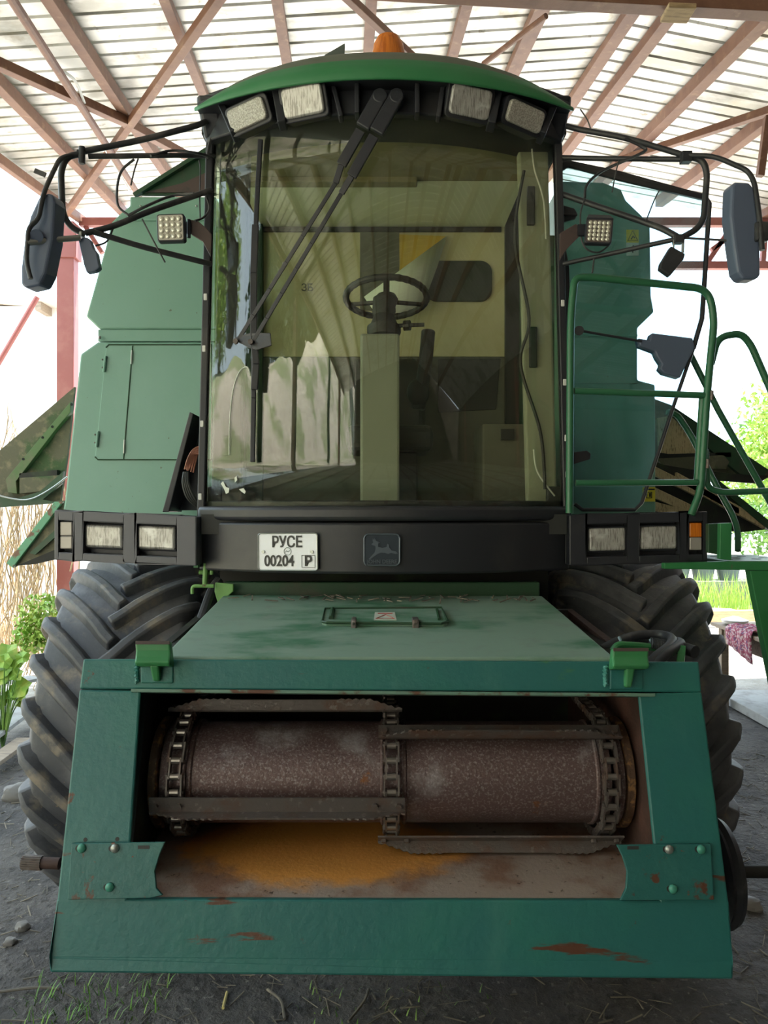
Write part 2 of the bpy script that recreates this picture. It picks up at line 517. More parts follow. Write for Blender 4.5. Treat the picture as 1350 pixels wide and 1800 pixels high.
def special_materials():
    # rusty feeder floor with one orange stain
    m = mat('rusted_floor_steel', (0.36, 0.285, 0.245), 0.42, 0.05, [((0.24, 0.135, 0.095), 5, 0.42, 0.62), ((0.05, 0.03, 0.022), 40, 0.62, 0.70)], (60, 0.25))
    nt = m.node_tree
    b = nt.nodes['Principled BSDF']
    src = b.inputs['Base Color'].links[0].from_socket
    tc = nt.nodes.new('ShaderNodeTexCoord')
    mp = nt.nodes.new('ShaderNodeMapping')
    mp.vector_type = 'TEXTURE'
    mp.inputs['Location'].default_value = (-0.19, 2.60 - ROOT_Y, 0.87)
    mp.inputs['Scale'].default_value = (0.56, 0.30, 1.0)
    nt.links.new(tc.outputs['Object'], mp.inputs[0])
    ln = nt.nodes.new('ShaderNodeVectorMath'); ln.operation = 'LENGTH'
    nt.links.new(mp.outputs[0], ln.inputs[0])
    n = noise_tex(nt, 7)
    a = nt.nodes.new('ShaderNodeMath'); a.operation = 'MULTIPLY_ADD'
    nt.links.new(n, a.inputs[0]); a.inputs[1].default_value = 0.7
    nt.links.new(ln.outputs['Value'], a.inputs[2])
    r = ramp(nt, a.outputs[0], 1.30, 1.02)
    nt.links.new(mixc(nt, r, src, (0.72, 0.32, 0.075)), b.inputs['Base Color'])
    M['rustfloor'] = m

    # roof sheet
    M['roofsheet'] = mat('galvanised_roof_sheet', (0.80, 0.80, 0.78), 0.42, 0.35,
                         [((0.44, 0.43, 0.39), 1.0, 0.48, 0.64, (0.9, 1.6, 1)), ((0.50, 0.46, 0.38), 3.0, 0.56, 0.70, (1.0, 0.6, 1)), ((0.40, 0.37, 0.32), 9.0, 0.62, 0.74)])

    # earth: darker under the roof, paler outside it, straw and grass tones on the bank
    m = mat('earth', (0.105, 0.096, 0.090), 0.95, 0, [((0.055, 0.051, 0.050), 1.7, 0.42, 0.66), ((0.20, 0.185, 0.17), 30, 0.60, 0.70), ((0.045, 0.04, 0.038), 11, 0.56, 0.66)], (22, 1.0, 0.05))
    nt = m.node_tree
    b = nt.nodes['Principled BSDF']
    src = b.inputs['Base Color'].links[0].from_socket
    dry = mixc(nt, ramp(nt, noise_tex(nt, 3), 0.4, 0.65), (0.46, 0.43, 0.38), (0.34, 0.31, 0.26))  # paler ground tone for outside the roof
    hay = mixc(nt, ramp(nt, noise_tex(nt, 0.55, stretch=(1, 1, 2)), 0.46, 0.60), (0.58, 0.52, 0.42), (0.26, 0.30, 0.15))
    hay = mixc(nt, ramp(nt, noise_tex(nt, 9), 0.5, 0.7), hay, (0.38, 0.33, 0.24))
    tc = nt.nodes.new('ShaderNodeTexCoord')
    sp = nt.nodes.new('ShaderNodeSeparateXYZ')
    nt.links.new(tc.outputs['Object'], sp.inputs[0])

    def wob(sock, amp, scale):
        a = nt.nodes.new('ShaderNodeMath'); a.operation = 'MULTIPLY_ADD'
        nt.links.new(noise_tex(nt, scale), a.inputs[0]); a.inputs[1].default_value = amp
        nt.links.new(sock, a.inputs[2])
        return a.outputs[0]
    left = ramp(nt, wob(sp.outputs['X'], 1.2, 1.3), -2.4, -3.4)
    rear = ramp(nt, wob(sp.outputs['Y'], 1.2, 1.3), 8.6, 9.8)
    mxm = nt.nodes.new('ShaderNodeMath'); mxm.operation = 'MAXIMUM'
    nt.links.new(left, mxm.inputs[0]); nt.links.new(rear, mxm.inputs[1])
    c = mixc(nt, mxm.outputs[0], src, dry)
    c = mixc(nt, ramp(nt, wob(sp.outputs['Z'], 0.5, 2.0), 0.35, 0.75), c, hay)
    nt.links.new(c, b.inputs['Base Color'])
    M['earth'] = m


ROOT_Y = 3.4
special_materials()


# ================================================================== SETTING
def sstep(a, b, x):
    t = max(0.0, min(1.0, (x - a) / (b - a)))
    return t * t * (3 - 2 * t)


def ground_z(x, y):
    n = noise.noise(Vector((x * 0.9, y * 0.9, 0))) * 0.02 + noise.noise(Vector((x * 4, y * 4, 3))) * 0.008
    bank = sstep(-4.3, -8.2, x) * (4.4 + 0.22 * max(0.0, -3.0 - y)) * sstep(5.5, 1.5, y)
    bank *= 1 + 0.18 * noise.noise(Vector((x * 0.35, y * 0.35, 7)))
    bank += 0.10 * sstep(-4.6, -6, x) * sstep(4.5, 1, y) * noise.noise(Vector((x * 1.7, y * 1.7, 1)))
    flat = 1.0
    if -2.2 < x < 2.2 and 2.5 < y < 8: flat = 0.4
    return n * flat + bank - 0.012


def ax(segs):
    out = []
    for a, b, n in segs:
        out += [a + (b - a) * i / n for i in range(n)]
    return out + [segs[-1][1]]


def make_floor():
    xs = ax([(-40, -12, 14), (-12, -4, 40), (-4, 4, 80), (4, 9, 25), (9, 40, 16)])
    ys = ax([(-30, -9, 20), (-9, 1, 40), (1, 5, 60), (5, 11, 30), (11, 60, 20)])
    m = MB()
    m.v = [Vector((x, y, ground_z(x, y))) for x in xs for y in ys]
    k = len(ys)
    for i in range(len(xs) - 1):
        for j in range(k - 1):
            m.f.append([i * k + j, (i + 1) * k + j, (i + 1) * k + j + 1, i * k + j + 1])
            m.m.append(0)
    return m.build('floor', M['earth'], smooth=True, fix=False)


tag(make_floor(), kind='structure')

# roof: two planes meeting at a ridge that rises gently to the rear
RX, RB_L, RB_R, RC = 1.9, 0.095, 0.16, 0.09
RZ0 = 5.2 + RB_L * RX
YN, YF = -9.0, 9.7
XL, XR = -3.85, 7.8
RDX = -0.05          # the purlins run very slightly to the left as they go back


def ridge_x(y):
    return RX + RDX * (y - 5.9)


def roof_z(x, y):
    rx = ridge_x(y)
    return RZ0 + RC * y * (1.0 if y > 0 else 0.25) - (RB_L * (rx - x) if x < rx else RB_R * (x - rx))


def roof_hit(u, v, below=0.0):
    """Where the sight line through a photo pixel meets the roof (or a plane a little under it)."""
    lo, hi = 0.5, 30.0
    for _ in range(60):
        D = (lo + hi) / 2
        p = W(u, v, D)
        if p.z < roof_z(p.x, p.y) - below: lo = D
        else: hi = D
    return W(u, v, lo)


def make_roof():
    m = MB()
    pitch = 0.190
    prof = [(0.0, 0.0), (0.148, 0.0), (0.153, 0.045), (0.183, 0.045)]
    rows = []
    y = YN
    while y < YF:
        for dy, dz in prof:
            rows.append((y + dy, dz))
        y += pitch
    for side in (0, 1):
        vs, fs = [], []
        cols = 7
        for (yy, dz) in rows:
            rx = ridge_x(yy)
            for c in range(cols):
                t = c / (cols - 1)
                x = (XL + RDX * (yy - 9.5) * 0.0) * (1 - t) + rx * t if side == 0 else rx * (1 - t) + XR * t
                skew = 0.05 * (x - rx)
                vs.append((x, yy + skew, roof_z(x, yy) + dz + 0.004 * noise.noise(Vector((x, yy * 2, 0)))))
        for r in range(len(rows) - 1):
            for c in range(cols - 1):
                a = r * cols + c
                fs.append((a, a + 1, a + cols + 1, a + cols))
        m.add(vs, fs)
    return m.build('ceiling', M['roofsheet'], solid=0.003, fix=False)


tag(make_roof(), kind='structure')

N_TRIM = [0]


def trim(m, material, bevel=0.004):
    N_TRIM[0] += 1
    o = m.build('trim_%d' % N_TRIM[0], material, bevel=bevel)
    return tag(o, kind='structure')


def purlin(u0, v0, u1, v1, w=0.10, h=0.12, extend=(0.0, 0.0)):
    """Roof timber traced through two photo pixels on the underside of the roof."""
    a, b = roof_hit(u0, v0, h / 2 + 0.004), roof_hit(u1, v1, h / 2 + 0.004)
    d = (b - a)
    a2, b2 = a - d.normalized() * extend[0], b + d.normalized() * extend[1]
    pts = []
    # keep it under the sheet over its whole length
    for p in (a2, b2):
        pts.append(Vector((p.x, p.y, roof_z(p.x, p.y) - h / 2 - 0.006)))
    trim(MB().beam(pts[0], pts[1], w, h), M['beam'])


def purlin_dir(u0, v0, w=0.10, h=0.12):
    """Purlin through one pixel, running the whole length of the roof."""
    a = roof_hit(u0, v0, h / 2)
    m = MB()
    y0, y1 = 0.0, YF
    p = [Vector((a.x + RDX * (y - a.y), y, 0)) for y in (y0, y1)]
    for q in p: q.z = roof_z(q.x, q.y) - h / 2 - 0.006
    q0 = Vector((p[0].x, YN, 0)); q0.z = roof_z(q0.x, YN) - h / 2 - 0.006
    m.beam(p[0], p[1], w, h)
    m.beam(q0, p[0], w, h)
    trim(m, M['beam'])


for (u, v, w, h) in ((195, 155, 0.085, 0.11), (330, 95, 0.075, 0.06), (497, 60, 0.08, 0.05), (650, 50, 0.08, 0.05),
                     (808, 50, 0.085, 0.06), (928, 65, 0.12, 0.07), (1064, 90, 0.11, 0.07), (1105, 120, 0.10, 0.09),
                     (1205, 170, 0.11, 0.12), (100, 250, 0.085, 0.11), (1230, 300, 0.10, 0.12), (1300, 400, 0.10, 0.10)):
    purlin_dir(u, v, w, h)
# eave timbers
for x in (XL + 0.06, XR - 0.06):
    m = MB()
    for (y0, y1) in ((0, YF), (YN, 0)):
        m.beam((x, y0, roof_z(x, y0) - 0.06), (x, y1, roof_z(x, y1) - 0.06), 0.07, 0.10)
    trim(m, M['beam'])


def brace(u0, v0, u1, v1, b0, b1, r, material='beam', seg=10):
    a, b = roof_hit(u0, v0, b0), roof_hit(u1, v1, b1)
    trim(MB().tube([a, b], r, seg), M[material], bevel=0)


def brace_sq(u0, v0, u1, v1, b0, b1, w, h):
    a, b = roof_hit(u0, v0, b0), roof_hit(u1, v1, b1)
    trim(MB().beam(a, b, w, h), M['beam'])


brace_sq(400, -25, 112, 382, 0.16, 0.16, 0.065, 0.065)
brace_sq(-20, 104, 226, 216, 0.15, 0.15, 0.075, 0.075)
brace_sq(220, 215, 330, 275, 0.15, 0.15, 0.075, 0.075)
brace(12, -15, 245, 345, 0.20, 0.20, 0.032)
brace_sq(600, -15, 735, 110, 0.16, 0.2, 0.055, 0.055)
brace(960, 28, 850, 112, 0.16, 0.16, 0.022)
brace_sq(1375, 187, 1085, 284, 0.18, 0.18, 0.07, 0.07)
brace_sq(1350, 205, 1336, 310, 0.5, 1.0, 0.055, 0.055)
# hanging cable on the left, clipped to the rod
m = MB().tube(spline([roof_hit(u, v, 0.17) for u, v in ((98, 117), (130, 140), (145, 172), (158, 210), (172, 240), (195, 280), (228, 335))]), 0.012, 6)
trim(m, M['white'], bevel=0)

# near tie beam (front truss chord) and rear truss
ta, tb_ = W(880, -12, 4.5), W(1400, 16, 4.5)
td = (tb_ - ta).normalized()
trim(MB().beam(ta - td * 4.45, tb_ + td * 4.9, 0.10, 0.105), M['beam'])
trim(MB().beam(W(1168, 22, 4.46), W(1216, 24, 4.46), 0.14, 0.03), M['plank'])
YT = 9.62
for (x0, x1, z0, z1, r) in ((-3.8, 7.7, 5.62, 5.62, 0.10), (3.6, 7.7, 5.08, 5.08, 0.09)):
    trim(MB().beam((x0, YT, z0), (x1, YT, z1), r, r), M['post'])
for (u0, v0, u1, v1) in ((1286, 472, 1286, 398), (1286, 398, 1236, 472), (1286, 472, 1345, 398), (1340, 470, 1345, 398), (1250, 440, 1284, 415)):
    trim(MB().beam(W(u0, v0, YT), W(u1, v1, YT), 0.06, 0.06, up=(0, 1, 0)), M['post'])
trim(MB().tube([W(150, 398, YT), W(180, 445, YT)], 0.03, 8), M['post'], bevel=0)

# posts: one in view at the rear left corner, the rest of the row seen only in reflections
px = W(119, 900, 9.55).x
mm = MB().bb((px - 0.105, 9.47, -0.05), (px + 0.105, 9.63, roof_z(px, 9.55) - 0.12))
mm.bb((px - 0.13, 9.45, 5.13), (px + 0.14, 9.65, 5.55))
o = mm.build('trim_post', M['post'], bevel=0.006)
o.name = 'trim_%d' % (N_TRIM[0] + 1); N_TRIM[0] += 1
tag(o, kind='structure')
for (x, y) in ((-3.8, -1.1), (-3.8, -7.6), (7.6, 9.5), (7.6, 4.2), (7.6, -1.1), (7.6, -7.6)):
    trim(MB().bb((x - 0.08, y - 0.08, -0.05), (x + 0.08, y + 0.08, roof_z(x, y) - 0.06)), M['beam' if x < 0 else 'post'])
trim(MB().tube([W(66, 522, 10.2), W(-20, 668, 10.2)], 0.035, 8), M['post'], bevel=0)
# added, unseen: right wall darkens the right side, back wall darkens the reflections
tag(MB().bb((XR - 0.12, YN, -0.05), (XR - 0.06, 9.0, 4.7)).build('wall_right_blocker', M['boards']), kind='structure')
tag(MB().prism([(-2.6, YN + 0.02, -0.05), (XR - 0.06, YN + 0.02, -0.05), (XR - 0.06, YN + 0.02, roof_z(XR - 0.06, YN) + 0.01), (ridge_x(YN), YN + 0.02, roof_z(ridge_x(YN), YN) + 0.01), (-2.6, YN + 0.02, roof_z(-2.6, YN) + 0.01)], (0, 0.06, 0)).build('wall_back_blocker', M['boards']), kind='structure')



# ================================================================== COMBINE HARVESTER
CMB = thing('combine_harvester', 'big old green combine harvester with black cab band, parked under the shed roof',
            'combine harvester', (0, ROOT_Y, 0))


def part(m, name, material, parent=None, **k):
    return m.build(name, M[material] if isinstance(material, str) else material, parent or CMB, **k)


# ---------------------------------------------------------------- cab front arc
def arc(hw, yc, sag, t):
    R = (hw * hw + sag * sag) / (2 * sag)
    a = t * asin(hw / R)
    return R * sin(a), yc + R * (1 - cos(a))


def arc_n(hw, yc, sag, t):
    R = (hw * hw + sag * sag) / (2 * sag)
    a = t * asin(hw / R)
    return Vector((sin(a), -cos(a), 0))


SAG, GYC = 0.25, 3.30
GZ0, GZ1 = 2.02, 3.715


def ghw(z):
    return 0.833 + (0.788 - 0.833) * (z - GZ0) / (GZ1 - GZ0)


def on_glass(u, v, off=0.04):
    """Point on (or a little in front of) the windscreen along a photo sight line."""
    lo, hi = 2.8, 3.9
    for _ in range(50):
        D = (lo + hi) / 2
        p = W(u, v, D)
        hw = ghw(p.z)
        R = (hw * hw + SAG * SAG) / (2 * SAG)
        yy = GYC + R - sqrt(max(R * R - p.x * p.x, 0.04)) - off
        if D < yy: lo = D
        else: hi = D
    return W(u, v, lo)


def glass_fn(i, j):
    z = GZ0 + (GZ1 - GZ0) * j
    x, y = arc(ghw(z), GYC, SAG, i * 2 - 1)
    return Vector((x, y, z))


ws = part(MB().grid(glass_fn, 48, 8), 'windscreen', 'glass', smooth=True, solid=0.005)
for poly in (((388, 850), (392, 846), (397, 856), (403, 858), (402, 866), (397, 868), (394, 860)), ((412, 840), (416, 836), (417, 844), (413, 848)), ((420, 860), (428, 858), (432, 864), (430, 868), (424, 864))):
    part(MB().prism([on_glass(u, v, 0.006) for u, v in poly], (0, 0.002, 0)), 'paint_splash', 'paper', ws)
part(MB().tube(spline([on_glass(u, v, 0.004) for u, v in ((403, 800), (404, 740), (409, 690), (420, 655), (434, 645), (440, 660))]), 0.003, 6), 'seal_strip', 'paper', ws, smooth=True)
# black painted margins of the glass
mg = MB()
for (t0, t1, z0, z1) in ((-1, 1, GZ0, GZ0 + 0.03), (-1.0, -0.985, GZ0, GZ1), (0.985, 1.0, GZ0, GZ1)):
    mg.grid(lambda i, j: Vector((*arc(ghw(z0 + (z1 - z0) * j), GYC + 0.006, SAG, t0 + (t1 - t0) * i), z0 + (z1 - z0) * j)), 32, 4)
part(mg, 'windscreen_border', 'black', ws, smooth=True, solid=0.004)
# sealing clips up both edges
for s, vs in ((-1, (522, 613, 745, 873)), (1, (533, 672, 770, 834))):
    for v in vs:
        p = W(366 if s < 0 else 981, v, 3.53)
        hw = ghw(p.z)
        part(MB().box((s * (hw + 0.012), 3.535, p.z), (0.016, 0.02, 0.03)), 'clip', 'white', ws, bevel=0.003)


def arc_solid(hw, yc, sag, z0, z1, depth, n=40, taper=0.0, tr=(-1, 1)):
    m = MB()
    ring = []
    for z, h in ((z0, hw), (z1, hw + taper)):
        f = [Vector((*arc(h, yc, sag, tr[0] + (tr[1] - tr[0]) * i / n), z)) for i in range(n + 1)]
        ring.append((f, [p + Vector((0, depth, 0)) for p in f]))
    (f0, b0), (f1, b1) = ring
    k = n + 1
    m.add(f0 + f1 + b0 + b1, [])
    q = []
    for i in range(n):
        q += [(i, i + 1, k + i + 1, k + i), (2 * k + i + 1, 2 * k + i, 3 * k + i, 3 * k + i + 1),
              (k + i, k + i + 1, 3 * k + i + 1, 3 * k + i), (i + 1, i, 2 * k + i, 2 * k + i + 1)]
    q += [(0, k, 3 * k, 2 * k), (n, 2 * k + n, 3 * k + n, k + n)]
    m.f += [list(a) for a in q]
    m.m += [0] * len(q)
    return m


band = part(arc_solid(0.846, 3.262, SAG, 1.735, 1.955, 0.30), 'cab_base_band', 'black', bevel=0.012, smooth=True, seg=3)
part(arc_solid(0.850, 3.252, SAG, 1.962, 2.026, 0.32), 'band_lip', 'black', band, bevel=0.018, smooth=True, seg=3)

# fascia under the roof, carrying the work lamps
fas = part(arc_solid(0.815, 3.262, SAG, 3.690, 3.90, 0.26, taper=0.02), 'lamp_fascia', 'black', bevel=0.008, smooth=True)


def fascia_pt(u, v, off=0.0):
    lo, hi = 2.8, 3.9
    for _ in range(50):
        D = (lo + hi) / 2
        p = W(u, v, D)
        R = (0.822 ** 2 + SAG ** 2) / (2 * SAG)
        yy = 3.262 + R - sqrt(max(R * R - p.x * p.x, 0.04)) - off
        if D < yy: lo = D
        else: hi = D
    return W(u, v, lo)


def frame_at(p, hw=0.82, tilt=0.0):
    R = (hw ** 2 + SAG ** 2) / (2 * SAG)
    a = asin(max(-1, min(1, p.x / R)))
    return Matrix.Rotation(a, 3, 'Z') @ Matrix.Rotation(radians(tilt), 3, 'X')


def rrect(w, h, r, n=4):
    out = []
    for cx_, cz_, a0 in ((w / 2 - r, h / 2 - r, 0), (-w / 2 + r, h / 2 - r, 90), (-w / 2 + r, -h / 2 + r, 180), (w / 2 - r, -h / 2 + r, 270)):
        for i in range(n + 1):
            a = radians(a0 + 90 * i / n)
            out.append(Vector((cx_ + r * cos(a), 0, cz_ + r * sin(a))))
    return out


for (u, v, w, h, roll, lens, yaw) in ((437, 202, 0.190, 0.092, 9, 'lens_dotted', 14), (534, 178, 0.180, 0.118, 4, 'lens', 4),
                                      (826, 180, 0.180, 0.114, -4, 'lens', -4), (921, 205, 0.184, 0.090, -8, 'lens_dotted', -14)):
    p = fascia_pt(u, v, 0.055)
    R = frame_at(p, tilt=20) @ Matrix.Rotation(radians(-roll), 3, 'Y')
    hs = MB().prism([R @ q + p + R @ Vector((0, -0.004, 0)) for q in rrect(w + 0.03, h + 0.03, 0.022)], R @ Vector((0, 0.10, 0)))
    L = part(hs, 'work_lamp', 'black', bevel=0.005)
    part(MB().prism([R @ q + p + R @ Vector((0, -0.022, 0)) for q in rrect(w, h, 0.02)], R @ Vector((0, 0.03, 0))), 'lens', lens, L, bevel=0.008, seg=3)
# ribs of the fascia between the lamps and around the wiper recess
for (u0, v0, u1, v1, th, off) in ((487, 165, 497, 222, 0.035, 0.05), (585, 150, 600, 210, 0.02, 0.035), (628, 148, 628, 205, 0.02, 0.045), (733, 148, 733, 205, 0.02, 0.045),
                                  (779, 150, 770, 210, 0.02, 0.035), (874, 165, 862, 224, 0.035, 0.05), (392, 190, 414, 240, 0.03, 0.05), (970, 195, 950, 243, 0.03, 0.05)):
    a, b = fascia_pt(u0, v0, off / 2), fascia_pt(u1, v1, off / 2)
    part(MB().beam(a, b, th, off * 1.6, up=(0, 1, 0)), 'fascia_rib', 'black', fas, bevel=0.005)
# black end cheeks of the fascia
for s in (-1, 1):
    pts = [(s * 0.822, 3.50, 3.70), (s * 0.842, 3.42, 3.86), (s * 0.842, 3.95, 3.86), (s * 0.822, 3.95, 3.70)]
    part(MB().prism(pts, (-s * 0.10, 0, 0)), 'fascia_cheek', 'black', fas, bevel=0.02, seg=3)

# ---------------------------------------------------------------- cab roof
PROF = [(0.0, 3.772), (-0.004, 3.80), (0.0, 3.822), (0.02, 3.860), (0.06, 3.905), (0.14, 3.960), (0.28, 4.01), (0.55, 4.05), (0.9, 4.07), (1.25, 4.05), (1.50, 3.98), (1.58, 3.86), (1.58, 3.772)]


def roof_fn(s, t):
    k = s * (len(PROF) - 1)
    i = min(int(k), len(PROF) - 2)
    f = k - i
    dy = PROF[i][0] * (1 - f) + PROF[i + 1][0] * f
    z = PROF[i][1] * (1 - f) + PROF[i + 1][1] * f
    tt = t * 2 - 1
    x, y = arc(0.834, 3.15, SAG * (1 - min(dy, 1.4) / 1.5), tt)
    zz = 3.772 + (z - 3.772) * (1 - 0.80 * abs(tt) ** 3.2)
    return Vector((x, y + dy, zz + 0.045 * abs(tt) ** 2 * 0))


rf = MB().grid(roof_fn, 36, 48)
dustroof = mat('dust_covered_roof', (0.15, 0.165, 0.125), 0.8, 0, [((0.06, 0.19, 0.085), 2.6, 0.58, 0.70)])
roof = part(rf, 'cab_roof', [M['roofgreen'], dustroof], smooth=True, solid=0.012)
for p in roof.data.polygons:
    if p.index // 48 >= 9 and p.index // 48 < 28: p.material_index = 1
part(MB().prism([Vector((*arc(0.83, 3.17, SAG, t / 20), 3.79)) for t in range(-20, 21)] + [Vector((0.8, 4.7, 3.79)), Vector((-0.8, 4.7, 3.79))], (0, 0, 0.03)), 'roof_underside', 'black', roof)
bc = W(683, 90, 3.55)
bz = 4.03
beacon = part(MB().cyl((bc.x, 3.62, bz), (bc.x, 3.62, bz + 0.05), 0.085, 28), 'beacon', 'black')
part(MB().lathe((bc.x, 3.62, bz + 0.05), (0, 0, 1), [(0, 0.082), (0.06, 0.080), (0.115, 0.070), (0.145, 0.055), (0.16, 0.02)], 32), 'beacon_lens', 'amber', beacon, smooth=True)
part(MB().prism([W(570, 97, 3.6), W(606, 76, 3.6), W(605, 100, 3.6)], (0, 0.03, 0)), 'aerial_bracket', 'barrel')

# ---------------------------------------------------------------- wipers
arms = []
for i, (a, b, c, d) in enumerate((((668, 170), (600, 290), (590, 322), (417, 600)), ((697, 170), (618, 310), (600, 340), (443, 603)))):
    A, B, C_, D_ = on_glass(*a, 0.09), on_glass(*b, 0.075), on_glass(*c, 0.065), on_glass(*d, 0.055)
    mid = [on_glass(c[0] + (d[0] - c[0]) * k / 6, c[1] + (d[1] - c[1]) * k / 6, 0.06) for k in range(7)]
    w = MB()
    w.beam(A, on_glass(a[0] * .55 + b[0] * .45, a[1] * .55 + b[1] * .45, 0.085), 0.062, 0.026, up=(0, -1, 0))
    w.cyl(A + Vector((0, -0.014, 0)), A + Vector((0, 0.06, 0)), 0.032, 20)
    wa = part(w, 'wiper_arm', 'black', bevel=0.006)
    r = MB()
    r.beam(on_glass(a[0] * .5 + b[0] * .5, a[1] * .5 + b[1] * .5, 0.085), B, 0.042, 0.02, up=(0, -1, 0))
    r.beam(B, C_, 0.026, 0.012, up=(0, -1, 0))
    for k in range(6):
        r.beam(mid[k], mid[k + 1], 0.018, 0.007, up=(0, -1, 0))
    part(r, 'wiper_rod', 'black', wa, bevel=0.002)
    arms.append(wa)
wb = MB()
pts = [on_glass(u, v, 0.03) for u, v in ((458, 246), (453, 330), (448, 440), (446, 600), (446, 700), (444, 812))]
for k in range(5):
    wb.beam(pts[k], pts[k + 1], 0.020, 0.022, up=(0, -1, 0))
bl = part(wb, 'wiper_blade', 'black', bevel=0.003)
hb = MB()
pts = [on_glass(u, v, 0.05) for u, v in ((449, 395), (446, 480), (446, 590), (450, 640), (447, 685))]
for k in range(4):
    hb.beam(pts[k], pts[k + 1], 0.030, 0.014, up=(0, -1, 0))
hb.prism([on_glass(u, v, 0.05) for u, v in ((410, 597), (418, 592), (440, 586), (476, 586), (478, 608), (452, 616), (438, 612))], (0, -0.012, 0))
part(hb, 'blade_holder', 'black', bl, bevel=0.003)
for u, v in ((415, 601), (441, 602)):
    p = on_glass(u, v, 0.065)
    part(MB().cyl(p + Vector((0, -0.02, 0)), p, 0.011, 14), 'pivot_bolt', 'steel', bl)

# ---------------------------------------------------------------- cab body and inside
cab = part(MB().bb((-0.82, 3.45, 1.90), (0.82, 4.72, 1.99)), 'cab_floor', 'cabdark')
# side frames
for s in (-1, 1):
    fr = MB()
    fr.beam((s * 0.842, 3.555, 1.98), (s * 0.800, 3.555, 3.74), 0.035, 0.05, up=(0, 1, 0))
    part(fr, 'front_pillar', 'black', bevel=0.006)
    ip = MB()
    ip.beam((s * 0.745, 3.64, 1.98), (s * 0.70, 3.64, 3.74), 0.14, 0.06, up=(0, 1, 0))
    pil = part(ip, 'pillar_lining', 'pillartrim' if s > 0 else 'cabdark', bevel=0.01)  # left lining darkened to imitate the dark reflection at that glass edge
    if s > 0:
        for (v0, v1, u) in ((328, 396, 933), (575, 646, 937)):
            a, b = W(u, v0, 3.60), W(u, v1, 3.60)
            part(MB().box((a + b) / 2, (0.036, 0.02, abs(a.z - b.z))), 'vent_slot', 'cabdark', pil, bevel=0.004)
    rp = MB().bb((s * 0.72, 4.55, 1.98), (s * 0.83, 4.72, 3.78))
    part(rp, 'rear_pillar', 'darkgreen' if s < 0 else 'cabdark')
    part(MB().bb((s * 0.76, 3.6, 1.98), (s * 0.835, 4.72, 2.12)), 'door_sill', 'cabdark', bevel=0.01)
    part(MB().bb((s * 0.76, 3.5, 3.72), (s * 0.83, 4.72, 3.80)), 'roof_rail', 'cabdark')
part(MB().bb((-0.815, 3.70, 2.12), (-0.809, 4.55, 3.72)), 'side_window', 'sideglass')

rear = part(MB().bb((-0.72, 4.60, 2.93), (0.72, 4.66, 3.78)), 'rear_lining', 'cream')
part(MB().prism([Vector((W(806, 494, 4.585).x, 4.596, W(806, 494, 4.585).z)) + q for q in rrect(0.40, 0.245, 0.07, 6)], (0, -0.014, 0)), 'rear_window', 'rearglass', rear, bevel=0.006)
text_mesh('wall_lettering', 'ЗБ', 0.06, M['cabdark'], rear, W(540, 506, 4.59), (1, 0, 0), (0, 0, 1), 0.001)
part(MB().bb((W(633, 0, 4.58).x, 4.578, W(0, 545, 4.58).z), (W(702, 0, 4.58).x, 4.60, W(0, 408, 4.58).z)), 'dark_patch', 'cabgrey', rear)
part(MB().prism([W(702, 412, 4.57), W(786, 415, 4.57), W(703, 500, 4.57)], (0, 0.02, 0)), 'foam_patch', 'foam', rear)
flap = MB()
FP0 = [(786, 414, 4.54), (700, 478, 4.50), (640, 522, 4.42), (668, 562, 4.40), (742, 540, 4.46), (768, 470, 4.52)]
vs = [W(*p) for p in FP0] + [W(712, 505, 4.44)]
flap.add(vs, [(6, 0, 1), (6, 1, 2), (6, 2, 3), (6, 3, 4), (6, 4, 5), (6, 5, 0)])
part(flap, 'loose_lining_sheet', 'sheet', rear, solid=0.006, smooth=True, angle=80)
low = part(MB().bb((-0.72, 4.58, 1.98), (0.72, 4.66, 2.925)), 'rear_lower_panel', 'cabgrey', bevel=0.006)
part(MB().prism([W(u, v, 4.575) for u, v in ((770, 630), (880, 630), (872, 720), (770, 725))], (0, 0.012, 0)), 'locker_lid', 'cabdark', low, bevel=0.004)
part(MB().bb((-0.74, 3.94, 3.705), (0.72, 4.64, 3.74)), 'ceiling_lining', 'cabceiling')
part(MB().bb((-0.74, 4.585, 3.672), (0.70, 4.615, 3.70)), 'ceiling_trim', 'cabdark')
con = part(MB().prism([Vector((*arc(0.74, 3.36, 0.2, t / 10), 3.70)) for t in range(-10, 11)] + [Vector((0.74, 3.95, 3.70)), Vector((-0.74, 3.95, 3.70))], (0, 0, 0.06)), 'overhead_console', 'olive')
part(MB().bb((-0.74, 3.90, 3.675), (0.17, 3.975, 3.71)), 'console_edge', 'olive', con, bevel=0.006)
# right hand console box low in the cab
cb = part(MB().bb((W(848, 0, 3.9).x, 3.9, 1.98), (W(955, 0, 3.9).x, 4.3, W(0, 745, 3.9).z)), 'side_console', 'cabgrey', bevel=0.01)
part(MB().box(W(892, 764, 3.89), (0.065, 0.02, 0.055)), 'console_switch', 'cabdark', cb)
